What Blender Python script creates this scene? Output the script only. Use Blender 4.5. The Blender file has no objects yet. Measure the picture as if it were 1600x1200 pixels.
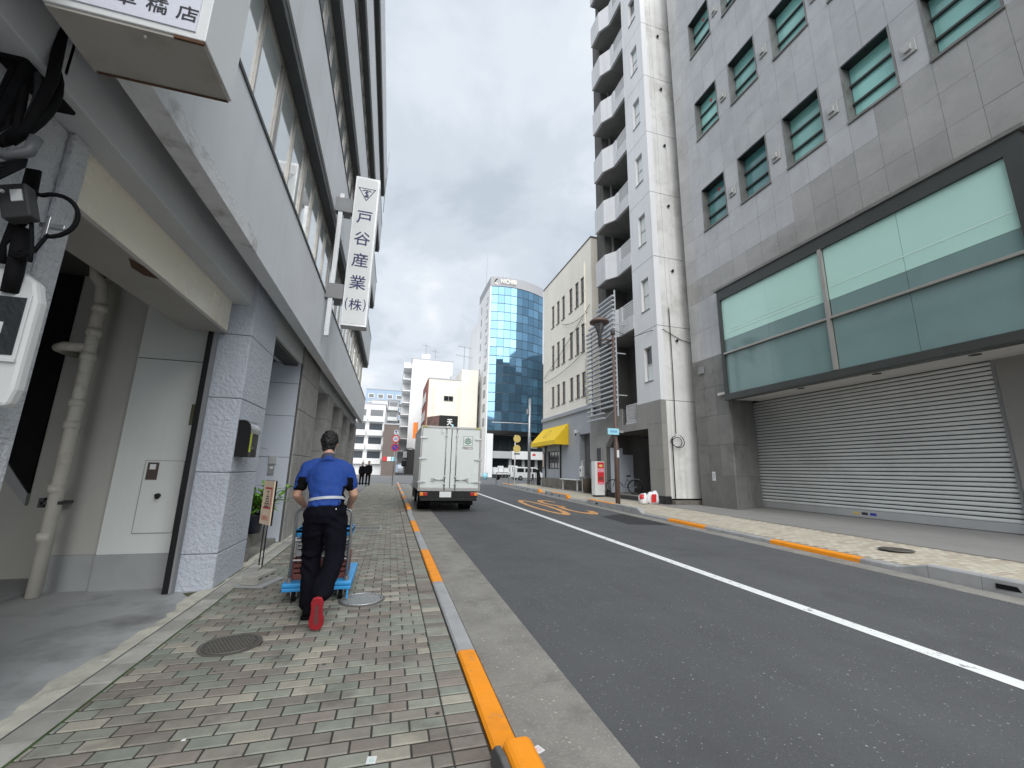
import bpy, math, random
from mathutils import Vector, Matrix
R = math.radians
rng = random.Random(7)
SC = bpy.context.scene
COL = SC.collection

# ------------------------------------------------------------------ camera
cam_d = bpy.data.cameras.new('camera'); cam = bpy.data.objects.new('camera', cam_d); COL.objects.link(cam)
cam_d.sensor_fit = 'HORIZONTAL'; cam_d.sensor_width = 36.0
cam_d.lens = 642.74/1600*36.0
cam_d.clip_start = 0.05; cam_d.clip_end = 3000
_yaw, _pit, _rol = R(15.868), R(11.809), R(1.212)
_f = Vector((math.sin(_yaw)*math.cos(_pit), math.cos(_yaw)*math.cos(_pit), math.sin(_pit)))
_r = Vector((math.cos(_yaw), -math.sin(_yaw), 0)); _u = _r.cross(_f)
_r2 = _r*math.cos(_rol)+_u*math.sin(_rol); _u2 = -_r*math.sin(_rol)+_u*math.cos(_rol)
cam.matrix_world = Matrix(((_r2.x,_u2.x,-_f.x,0),(_r2.y,_u2.y,-_f.y,0),(_r2.z,_u2.z,-_f.z,1.4),(0,0,0,1)))
SC.camera = cam

# ------------------------------------------------------------------ world: bright overcast with broken cloud
SUN_EL, SUN_AZ = R(42), R(184)          # azimuth clockwise from +Y
w = bpy.data.worlds.new('World'); SC.world = w; w.use_nodes = True
nt = w.node_tree; N = nt.nodes; K = nt.links
bg = N['Background']; bg.inputs['Strength'].default_value = 0.05
sky = N.new('ShaderNodeTexSky'); sky.sky_type = 'NISHITA'; sky.sun_disc = False
sky.sun_elevation = SUN_EL; sky.sun_rotation = SUN_AZ; sky.dust_density = 2.0
tc = N.new('ShaderNodeTexCoord'); sep = N.new('ShaderNodeSeparateXYZ'); K.new(tc.outputs['Generated'], sep.inputs[0])
def wm(op, a, b=None, clamp=False):
    n = N.new('ShaderNodeMath'); n.operation = op; n.use_clamp = clamp
    for i, v in enumerate((a, b)):
        if v is None: continue
        if isinstance(v, (int, float)): n.inputs[i].default_value = v
        else: K.new(v, n.inputs[i])
    return n.outputs[0]
zc = wm('ADD', wm('MAXIMUM', sep.outputs[2], 0.0), 0.22)
cx, cy = wm('DIVIDE', sep.outputs[0], zc), wm('DIVIDE', sep.outputs[1], zc)
cmb = N.new('ShaderNodeCombineXYZ'); K.new(cx, cmb.inputs[0]); K.new(cy, cmb.inputs[1]); cmb.inputs[2].default_value = 27.9
def wnoise(scale, detail, rough, dist=0.0):
    n = N.new('ShaderNodeTexNoise'); n.inputs['Scale'].default_value = scale; n.inputs['Detail'].default_value = detail
    n.inputs['Roughness'].default_value = rough; n.inputs['Distortion'].default_value = dist
    K.new(cmb.outputs[0], n.inputs['Vector']); return n.outputs['Fac']
def wramp(fac, stops):
    n = N.new('ShaderNodeValToRGB'); K.new(fac, n.inputs[0]); e = n.color_ramp.elements
    e[0].position, e[0].color = stops[0][0], (*stops[0][1], 1); e[1].position, e[1].color = stops[-1][0], (*stops[-1][1], 1)
    for p, c in stops[1:-1]:
        x = e.new(p); x.color = (*c, 1)
    n.color_ramp.interpolation = 'EASE'
    return n.outputs[0]
big = wnoise(1.5, 7, 0.5, 0.6); fine = wnoise(4.2, 7, 0.55, 0.3)
mixf = wm('ADD', wm('MULTIPLY', big, 0.72), wm('MULTIPLY', fine, 0.28))
cloud = wramp(mixf, [(0.33, (3.75,4.25,4.85)), (0.45, (4.55,5.05,5.65)), (0.54, (5.35,5.8,6.35)), (0.66, (6.6,6.85,7.2))])
cover = wramp(wnoise(0.9, 5, 0.5, 0.2), [(0.2, (0.75,0.75,0.75)), (0.36, (0.985,0.985,0.985))])
mx = N.new('ShaderNodeMix'); mx.data_type = 'RGBA'; K.new(cover, mx.inputs[0]); K.new(sky.outputs[0], mx.inputs[6]); K.new(cloud, mx.inputs[7])
K.new(mx.outputs[2], bg.inputs['Color'])

sun_d = bpy.data.lights.new('sun', 'SUN'); sun_d.energy = 1.5; sun_d.angle = R(72); sun_d.color = (1.0, 0.985, 0.965)
sun = bpy.data.objects.new('sun', sun_d); COL.objects.link(sun)
_sd = Vector((math.sin(SUN_AZ)*math.cos(SUN_EL), math.cos(SUN_AZ)*math.cos(SUN_EL), math.sin(SUN_EL)))
sun.rotation_euler = (-_sd).to_track_quat('-Z', 'Y').to_euler(); sun.location = _sd*60
SC.view_settings.view_transform = 'Standard'; SC.view_settings.look = 'None'
SC.view_settings.exposure = 1.56; SC.view_settings.gamma = 1.0; SC.view_settings.use_curve_mapping = False
SC.render.engine = 'CYCLES'; SC.cycles.max_bounces = 8

# ------------------------------------------------------------------ materials
def srgb(r, g, b):
    f = lambda c: (c/255/12.92) if c/255 <= 0.04045 else ((c/255+0.055)/1.055)**2.4
    return (f(r), f(g), f(b))
MATS = {}
def mat(name, col, rough=0.7, var=0.12, scale=1.5, streak=0.0, stain=None, stain_amt=0.0, stain_scale=0.8, bump=0.0, bscale=60.0,
        metal=0.0, spec=0.5, speck=0.0, speck_scale=250.0, speck_col=(0.5,0.5,0.5), rand=0.0, coat=0.0, ior=None, trans=0.0, wear=None, lane=None, chips=None):
    if name in MATS: return MATS[name]
    m = bpy.data.materials.new(name); m.use_nodes = True; t = m.node_tree; n = t.nodes; k = t.links
    p = n['Principled BSDF']; geo = n.new('ShaderNodeNewGeometry')
    p.inputs['Roughness'].default_value = rough; p.inputs['Metallic'].default_value = metal; p.inputs['Specular IOR Level'].default_value = spec
    p.inputs['Coat Weight'].default_value = coat; p.inputs['Coat Roughness'].default_value = 0.05
    p.inputs['Transmission Weight'].default_value = trans
    def noise(sc, det, ro=0.55, vec=None):
        q = n.new('ShaderNodeTexNoise'); q.inputs['Scale'].default_value = sc; q.inputs['Detail'].default_value = det; q.inputs['Roughness'].default_value = ro
        k.new(vec if vec else geo.outputs['Position'], q.inputs['Vector']); return q.outputs['Fac']
    def ramp(f, a, b, ca, cb):
        q = n.new('ShaderNodeMapRange'); k.new(f, q.inputs[0]); q.inputs[1].default_value = a; q.inputs[2].default_value = b
        q.inputs[3].default_value = ca; q.inputs[4].default_value = cb; return q.outputs[0]
    def mixc(f, a, b, mode='MIX'):
        q = n.new('ShaderNodeMix'); q.data_type = 'RGBA'; q.blend_type = mode
        for i, v in ((0, f), (6, a), (7, b)):
            if isinstance(v, (int, float)): q.inputs[i].default_value = v
            elif isinstance(v, tuple): q.inputs[i].default_value = (*v, 1)
            else: k.new(v, q.inputs[i])
        return q.outputs[2]
    cur = tuple(col)
    if var > 0:
        f = noise(scale, 8, 0.62); v = ramp(f, 0.25, 0.75, 1-var, 1+var)
        h = n.new('ShaderNodeHueSaturation'); h.inputs['Color'].default_value = (*col, 1); k.new(v, h.inputs['Value']); cur = h.outputs[0]
    if rand > 0:
        oi = n.new('ShaderNodeObjectInfo'); v = ramp(oi.outputs['Random'], 0, 1, 1-rand, 1+rand)
        h = n.new('ShaderNodeHueSaturation'); k.new(v, h.inputs['Value'])
        if isinstance(cur, tuple): h.inputs['Color'].default_value = (*cur, 1)
        else: k.new(cur, h.inputs['Color'])
        cur = h.outputs[0]
    if speck > 0:
        f = noise(speck_scale, 2, 0.5); cur = mixc(ramp(f, 0.58, 0.68, 0, speck), cur, tuple(speck_col))
    if streak > 0:
        mp = n.new('ShaderNodeMapping'); mp.inputs['Scale'].default_value = (5.0, 5.0, 0.22); k.new(geo.outputs['Position'], mp.inputs[0])
        f = noise(1.0, 6, 0.6, mp.outputs[0]); cur = mixc(ramp(f, 0.5, 0.78, 0, streak), cur, tuple(stain or (0.12,0.11,0.095)))
    if stain_amt > 0:
        f = noise(stain_scale, 7, 0.65); cur = mixc(ramp(f, 0.52, 0.68, 0, stain_amt), cur, tuple(stain or (0.1,0.09,0.08)))
    if lane:                                                     # long soft bands along the driving direction
        mp = n.new('ShaderNodeMapping'); mp.inputs['Scale'].default_value = (1.1, 0.035, 1.0); k.new(geo.outputs['Position'], mp.inputs[0])
        cur = mixc(ramp(noise(1.0, 5, 0.55, mp.outputs[0]), 0.42, 0.66, 0, lane[0]), cur, tuple(lane[1]))
        mp = n.new('ShaderNodeMapping'); mp.inputs['Scale'].default_value = (0.5, 0.5, 1.0); mp.inputs['Location'].default_value = (9.0, 3.0, 0); k.new(geo.outputs['Position'], mp.inputs[0])
        cur = mixc(ramp(noise(1.0, 9, 0.7, mp.outputs[0]), 0.56, 0.70, 0, lane[0]), cur, tuple(lane[2]))
    if chips:                                                    # scattered pale stones: small cells, a few of them picked at random
        for sc_, keep, rad in chips[0]:
            vo = n.new('ShaderNodeTexVoronoi'); vo.inputs['Scale'].default_value = sc_; k.new(geo.outputs['Position'], vo.inputs['Vector'])
            sp_ = n.new('ShaderNodeSeparateColor'); k.new(vo.outputs['Color'], sp_.inputs[0])
            ml = n.new('ShaderNodeMath'); ml.operation = 'MULTIPLY'; k.new(ramp(vo.outputs['Distance'], rad*0.6, rad, 1, 0), ml.inputs[0]); k.new(ramp(sp_.outputs[0], keep, keep+0.02, 0, 1), ml.inputs[1])
            cur = mixc(ml.outputs[0], cur, tuple(chips[1]))
    if wear:                                                     # hard-edged chips and scuffs
        cur = mixc(ramp(noise(wear[1], 9, 0.72), wear[3], wear[3]+0.035, 0, wear[0]), cur, tuple(wear[2]))
    if isinstance(cur, tuple): p.inputs['Base Color'].default_value = (*cur, 1)
    else: k.new(cur, p.inputs['Base Color'])
    if rough > 0.15 and var > 0:
        k.new(ramp(noise(scale*2.3, 5), 0.3, 0.7, max(rough-0.1, 0.02), min(rough+0.1, 1)), p.inputs['Roughness'])
    if bump > 0:
        b = n.new('ShaderNodeBump'); b.inputs['Strength'].default_value = 1.0; b.inputs['Distance'].default_value = bump
        k.new(noise(bscale, 4, 0.6), b.inputs['Height']); k.new(b.outputs[0], p.inputs['Normal'])
    if ior: p.inputs['IOR'].default_value = ior
    MATS[name] = m; return m

M = {}
M['asphalt'] = mat('asphalt', (0.080,0.083,0.089), 0.85, 0.14, 0.7, bump=0.004, bscale=150, speck=0.5, speck_scale=120, speck_col=(0.17,0.17,0.175), chips=([(38,0.962,0.30),(75,0.945,0.34)],(0.36,0.36,0.36)), lane=(0.5,(0.105,0.108,0.112),(0.055,0.057,0.061)))
M['asphalt_patch'] = mat('asphalt_patch', (0.028,0.028,0.031), 0.85, 0.15, 2, bump=0.003, bscale=150)
M['concrete'] = mat('concrete', (0.24,0.232,0.212), 0.9, 0.28, 2.2, bump=0.005, bscale=80, speck=0.7, speck_scale=55, speck_col=(0.36,0.345,0.31), chips=([(30,0.90,0.33)],(0.44,0.42,0.37)), stain=(0.12,0.115,0.105), stain_amt=0.6, stain_scale=1.8)
M['apron'] = mat('apron', (0.42,0.43,0.43), 0.6, 0.2, 0.9, bump=0.002, bscale=40, stain=(0.16,0.16,0.155), stain_amt=0.85, stain_scale=0.75)
M['apron_right'] = mat('apron_right', (0.27,0.265,0.255), 0.7, 0.12, 0.8, bump=0.001, bscale=40, stain=(0.18,0.175,0.17), stain_amt=0.4)
M['mortar'] = mat('mortar', (0.040,0.040,0.034), 0.95, 0.3, 3, stain=(0.04,0.06,0.03), stain_amt=0.5, stain_scale=3)
M['far_ground'] = mat('far_ground', (0.17,0.17,0.17), 0.9, 0.2, 0.2)
pav_cols = [srgb(140,147,138), srgb(150,154,143), srgb(134,129,122), srgb(141,134,126), srgb(172,168,156), srgb(120,112,104), srgb(146,143,134)]
PAV = [mat('paver_stone_%s' % nm, tuple((c*0.85+0.15*a_)*b_ for c, a_, b_ in zip(pc, (0.225,0.215,0.192), (0.90,0.885,0.865))), 0.8, 0.16, 9, bump=0.0012, bscale=160, rand=0.10, stain=(0.095,0.082,0.068), stain_amt=0.55, stain_scale=2.2, wear=(0.5,7.0,(0.08,0.075,0.065),0.66), speck=0.35, speck_scale=160, speck_col=tuple(min(1,c*1.35) for c in pc))
       for nm, pc in zip(('green','pale_green','grey','brown_grey','beige','dark_brown','mid_grey'), pav_cols)]
PAVR = [mat('paver_tan_%s' % nm, tuple(c*0.86 for c in srgb(*pc)), 0.85, 0.12, 4) for nm, pc in (('cream',(208,201,183)),('tan',(199,190,172)),('pink',(194,182,165)),('pale',(212,206,190)))]
M['border'] = mat('border_stone', (0.40,0.392,0.36), 0.8, 0.25, 4, bump=0.002, bscale=80, rand=0.22, stain=(0.24,0.23,0.21), stain_amt=0.5, stain_scale=3)
M['kerb'] = mat('kerb_concrete', (0.36,0.365,0.37), 0.8, 0.14, 3, bump=0.0015, bscale=90, stain=(0.2,0.19,0.18), stain_amt=0.5, stain_scale=2)
M['kerb_orange'] = mat('kerb_orange_paint', (0.93,0.315,0.004), 0.65, 0.08, 3, bump=0.0012, bscale=90, stain=(0.66,0.23,0.02), stain_amt=0.5, stain_scale=5, wear=(0.8,7,(0.30,0.25,0.19),0.60))
M['kerb_dark'] = mat('kerb_dark', (0.13,0.13,0.13), 0.85, 0.2, 5, bump=0.002, bscale=70)
M['line_white'] = mat('line_white', (0.78,0.80,0.79), 0.6, 0.06, 4, stain=(0.5,0.5,0.5), stain_amt=0.4, stain_scale=9, bump=0.001, bscale=120, wear=(0.7,8,(0.17,0.17,0.17),0.585))
M['line_orange'] = mat('line_orange', (0.66,0.33,0.11), 0.7, 0.08, 4, stain=(0.3,0.2,0.12), stain_amt=0.5, stain_scale=5, wear=(0.85,4.5,(0.075,0.075,0.077),0.56))
M['stucco'] = mat('stucco_grey', (0.56,0.60,0.67), 0.85, 0.10, 1.2, bump=0.03, bscale=24, stain=(0.45,0.46,0.48), stain_amt=0.25)
M['stucco_rough'] = mat('stucco_rough', (0.66,0.68,0.71), 0.9, 0.14, 3, bump=0.045, bscale=20, stain=(0.5,0.5,0.5), stain_amt=0.4, stain_scale=2)
M['spandrel'] = mat('painted_concrete', (0.74,0.76,0.79), 0.55, 0.06, 0.8, streak=0.28, stain=(0.52,0.53,0.55), bump=0.001, bscale=20)
M['spandrel_edge'] = mat('chipped_paint', (0.78,0.79,0.80), 0.8, 0.15, 3, bump=0.01, bscale=30, stain=(0.35,0.34,0.33), stain_amt=0.6, stain_scale=5)
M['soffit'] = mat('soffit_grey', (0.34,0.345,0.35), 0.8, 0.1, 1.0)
M['beam'] = mat('beam_grey', (0.60,0.62,0.64), 0.8, 0.1, 1.0, bump=0.004, bscale=60)
M['dark_head'] = mat('dark_head', (0.075,0.08,0.085), 0.6, 0.1, 2)
M['alu'] = mat('aluminium_frame', (0.42,0.40,0.37), 0.4, 0.08, 2, metal=0.6)
M['alu_light'] = mat('aluminium_light', (0.62,0.63,0.64), 0.4, 0.06, 2, metal=0.5)
M['pane'] = mat('office_pane', (0.60,0.65,0.65), 0.04, 0.0, spec=1.0, coat=1.0)
M['pane_dark'] = mat('dark_pane', (0.02,0.025,0.028), 0.05, 0.0, spec=0.9)
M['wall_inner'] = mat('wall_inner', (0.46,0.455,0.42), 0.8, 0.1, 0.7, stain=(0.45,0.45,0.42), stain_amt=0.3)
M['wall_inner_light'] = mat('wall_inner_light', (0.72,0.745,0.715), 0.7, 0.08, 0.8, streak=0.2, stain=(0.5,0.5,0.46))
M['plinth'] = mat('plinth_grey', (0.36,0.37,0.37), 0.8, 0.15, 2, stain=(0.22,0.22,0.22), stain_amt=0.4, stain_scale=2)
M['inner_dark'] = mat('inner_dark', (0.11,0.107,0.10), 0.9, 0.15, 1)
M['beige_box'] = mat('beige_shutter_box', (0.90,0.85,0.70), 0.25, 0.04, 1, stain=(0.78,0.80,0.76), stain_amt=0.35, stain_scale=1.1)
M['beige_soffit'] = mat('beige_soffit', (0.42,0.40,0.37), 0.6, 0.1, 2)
M['rust'] = mat('rust', (0.10,0.05,0.025), 0.9, 0.4, 12)
M['pipe'] = mat('drain_pipe', (0.66,0.63,0.56), 0.5, 0.12, 3, stain=(0.22,0.19,0.15), stain_amt=0.6, stain_scale=3)
M['black_rubber'] = mat('black_rubber', (0.008,0.008,0.009), 0.75, 0.2, 4, spec=0.15)
M['black_metal'] = mat('black_metal', (0.011,0.011,0.012), 0.45, 0.1, 3, spec=0.3)
M['dark_grey'] = mat('dark_grey', (0.045,0.045,0.047), 0.6, 0.12, 3)
M['mid_grey'] = mat('mid_grey', (0.25,0.255,0.26), 0.6, 0.1, 3)
M['steel'] = mat('steel_tube', (0.42,0.43,0.44), 0.32, 0.06, 4, metal=0.8)
M['white_paint'] = mat('white_paint', (0.74,0.75,0.74), 0.45, 0.05, 2, stain=(0.55,0.54,0.5), stain_amt=0.25, stain_scale=2)
M['sign_white'] = mat('sign_white', (0.72,0.735,0.73), 0.35, 0.03, 1.0, stain=(0.6,0.61,0.6), stain_amt=0.3)
M['sign_lilac'] = mat('sign_lilac', (0.66,0.67,0.75), 0.35, 0.03, 2)
M['sign_bottom'] = mat('sign_bottom', (0.42,0.40,0.36), 0.7, 0.1, 2, stain=(0.2,0.16,0.12), stain_amt=0.3, stain_scale=3)
M['navy'] = mat('navy_lettering', (0.02,0.022,0.11), 0.5, 0.0)
M['ink'] = mat('ink_black', (0.022,0.02,0.03), 0.6, 0.0)
M['red'] = mat('red_print', (0.62,0.03,0.035), 0.5, 0.04)
M['pink'] = mat('pink_print', (0.78,0.25,0.32), 0.5, 0.04)
M['lime'] = mat('lime_label', (0.72,0.85,0.04), 0.5, 0.0)
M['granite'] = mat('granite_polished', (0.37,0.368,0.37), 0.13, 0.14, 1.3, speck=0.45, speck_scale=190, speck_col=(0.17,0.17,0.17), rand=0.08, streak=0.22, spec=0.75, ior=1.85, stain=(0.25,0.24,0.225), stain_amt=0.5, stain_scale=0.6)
M['granite_brown'] = mat('granite_reflection_brown', (0.29,0.28,0.265), 0.2, 0.16, 1.1, speck=0.45, speck_scale=190, speck_col=(0.14,0.13,0.12), rand=0.08, spec=0.75, ior=1.7, stain=(0.18,0.165,0.15), stain_amt=0.5, stain_scale=0.7)  # browner granite: dark reflection of the opposite building put into the stone colour
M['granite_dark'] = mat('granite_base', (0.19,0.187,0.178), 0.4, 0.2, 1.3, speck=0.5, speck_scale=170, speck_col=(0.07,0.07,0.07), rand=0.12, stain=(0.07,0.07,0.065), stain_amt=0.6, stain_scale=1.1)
M['joint'] = mat('joint_dark', (0.10,0.10,0.10), 0.9, 0.1)
M['bronze'] = mat('bronze_frame', (0.062,0.065,0.062), 0.4, 0.1, 2, metal=0.3)
M['mint'] = mat('mint_blind_pane', (0.48,0.74,0.66), 0.08, 0.05, 0.5, spec=0.8)
M['mint_bright'] = mat('mint_pane', (0.26,0.56,0.51), 0.06, 0.12, 0.9, spec=0.9, rand=0.18)
M['mint_deep'] = mat('teal_pane', (0.10,0.27,0.27), 0.05, 0.05, 0.9, spec=0.9)
M['teal_dark'] = mat('teal_spandrel_glass', (0.17,0.27,0.265), 0.1, 0.08, 0.5, spec=0.8, stain=(0.15,0.19,0.2), stain_amt=0.3)
M['shutter'] = mat('shutter_slat', (0.74,0.76,0.755), 0.42, 0.08, 1.0, metal=0.1, rand=0.03, stain=(0.55,0.55,0.52), stain_amt=0.3, stain_scale=0.8)
M['tower'] = mat('tower_paint', (0.74,0.745,0.76), 0.75, 0.05, 0.5, streak=0.3, stain=(0.48,0.48,0.475), stain_amt=0.25, stain_scale=0.5)
M['parapet'] = mat('parapet_paint', (0.62,0.625,0.64), 0.8, 0.08, 0.8, streak=0.4, stain=(0.36,0.36,0.35))
M['tower_side'] = mat('tower_side_weathered', (0.70,0.70,0.68), 0.8, 0.14, 0.8, streak=0.5, stain=(0.38,0.372,0.335), stain_amt=0.62, stain_scale=0.55)
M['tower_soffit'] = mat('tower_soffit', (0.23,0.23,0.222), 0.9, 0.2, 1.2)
M['tower_base'] = mat('tower_base_tile', (0.27,0.265,0.245), 0.5, 0.1, 1.0, rand=0.08, speck=0.4, speck_scale=120, speck_col=(0.15,0.145,0.14))
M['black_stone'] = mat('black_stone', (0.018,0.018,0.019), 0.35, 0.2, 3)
M['railing'] = mat('railing_paint', (0.62,0.63,0.64), 0.6, 0.05)
M['beige'] = mat('beige_render', (0.85,0.81,0.715), 0.85, 0.07, 0.5, streak=0.28, stain=(0.56,0.50,0.38), bump=0.002, bscale=30)
M['grey_render'] = mat('grey_render', (0.36,0.38,0.41), 0.8, 0.07, 0.8)
M['brown_frame'] = mat('brown_frame', (0.065,0.042,0.034), 0.5, 0.1)
M['yellow'] = mat('yellow_canvas', (0.83,0.56,0.02), 0.75, 0.06, 3, stain=(0.6,0.4,0.02), stain_amt=0.3, stain_scale=3)
M['stone_base'] = mat('stone_base', (0.17,0.155,0.135), 0.9, 0.3, 2, stain=(0.08,0.075,0.07), stain_amt=0.6, stain_scale=1.5)
M['lamp_brown'] = mat('lamp_brown', (0.12,0.078,0.065), 0.5, 0.12, 3)
M['blue_glass'] = mat('blue_glass', (0.15,0.29,0.42), 0.03, 0.0, metal=0.75, rand=0.24)
M['tower_white'] = mat('far_white', (0.80,0.805,0.81), 0.8, 0.05, 0.15)
M['far_beige'] = mat('far_beige', (0.80,0.76,0.66), 0.8, 0.06, 0.2, streak=0.12, stain=(0.5,0.45,0.36))
M['brick_red'] = mat('brick_red', (0.235,0.085,0.062), 0.8, 0.1, 0.6)
M['far_blue'] = mat('far_blue', (0.34,0.44,0.56), 0.8, 0.06, 0.1)
M['far_grey'] = mat('far_grey', (0.46,0.48,0.51), 0.8, 0.06, 0.2)
M['far_window'] = mat('far_window', (0.05,0.06,0.07), 0.1, 0.0, spec=0.8)
M['orange'] = mat('orange_banner', (0.85,0.24,0.03), 0.6, 0.04)
M['truck_white'] = mat('truck_panel', (0.69,0.73,0.705), 0.35, 0.04, 0.8, streak=0.1, stain=(0.5,0.52,0.5), coat=0.3)
M['truck_alu'] = mat('truck_aluminium', (0.34,0.34,0.33), 0.4, 0.1, 3, metal=0.7)
M['green'] = mat('green_print', (0.02,0.20,0.10), 0.5, 0.0)
M['maroon'] = mat('maroon_print', (0.16,0.05,0.05), 0.5, 0.0)
M['amber'] = mat('amber_lens', (0.85,0.25,0.02), 0.2, 0.0, spec=0.8)
M['red_lens'] = mat('red_lens', (0.45,0.015,0.012), 0.2, 0.0, spec=0.8)
M['tyre'] = mat('tyre_rubber', (0.008,0.008,0.008), 0.85, 0.2, 6, spec=0.15)
M['skin'] = mat('skin', (0.50,0.29,0.205), 0.5, 0.06, 8)
M['hair'] = mat('hair', (0.006,0.0055,0.0055), 0.6, 0.3, 60, bump=0.004, bscale=120)
M['shirt'] = mat('blue_polo', (0.010,0.050,0.25), 0.85, 0.1, 5, bump=0.004, bscale=9)
M['black_cloth'] = mat('black_cloth', (0.006,0.006,0.007), 0.9, 0.2, 8, spec=0.08, bump=0.003, bscale=14)
M['trousers'] = mat('navy_trousers', (0.0055,0.0055,0.0095), 0.9, 0.2, 8, spec=0.08, bump=0.006, bscale=11)
M['collar'] = mat('collar_dark', (0.05,0.055,0.09), 0.8, 0.1)
M['band'] = mat('reflective_band', (0.42,0.45,0.50), 0.4, 0.08, 6)
M['red_sole'] = mat('red_sole', (0.34,0.012,0.022), 0.6, 0.25, 14, bump=0.004, bscale=60, stain=(0.12,0.02,0.02), stain_amt=0.5, stain_scale=12)
M['cart_blue'] = mat('cart_blue', (0.035,0.33,0.72), 0.45, 0.1, 6, stain=(0.05,0.2,0.4), stain_amt=0.3, stain_scale=6)
M['crate_red'] = mat('crate_red', (0.20,0.06,0.05), 0.5, 0.1, 6)
M['leaf'] = mat('plant_leaf', (0.17,0.36,0.05), 0.45, 0.3, 14, spec=0.5, rand=0.25)
M['leaf_dark'] = mat('plant_leaf_dark', (0.03,0.08,0.025), 0.5, 0.3, 14)
M['pot'] = mat('pot_navy', (0.012,0.016,0.035), 0.35, 0.1)
M['soil'] = mat('soil', (0.05,0.035,0.025), 0.95, 0.3, 20)
M['board_cream'] = mat('board_cream', (0.86,0.68,0.50), 0.6, 0.05, 4)
M['block'] = mat('breeze_block', (0.40,0.39,0.36), 0.9, 0.2, 8, bump=0.004, bscale=90)
M['iron'] = mat('cast_iron', (0.135,0.128,0.115), 0.6, 0.2, 8, metal=0.2)
M['iron_light'] = mat('cast_iron_pale', (0.42,0.44,0.45), 0.5, 0.15, 9, metal=0.4)
M['bag'] = mat('plastic_bag', (0.80,0.80,0.82), 0.35, 0.05, 6)
M['sky_blue'] = mat('sky_blue_plate', (0.33,0.68,0.80), 0.5, 0.03)
M['glass_lamp'] = mat('lamp_glass', (0.55,0.57,0.56), 0.1, 0.0, trans=0.7)
M['yellow_sign'] = mat('yellow_sign', (0.72,0.55,0.18), 0.6, 0.08, 4)
M['sign_blue'] = mat('sign_blue', (0.03,0.06,0.42), 0.5, 0.03)
M['gold_text'] = mat('cream_lettering', (0.78,0.75,0.66), 0.5, 0.0)
M['sticker_green'] = mat('sticker_green', (0.3,0.65,0.52), 0.6, 0.0)
M['leaf_moss'] = mat('moss', (0.10,0.11,0.05), 0.95, 0.3, 8)

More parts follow.
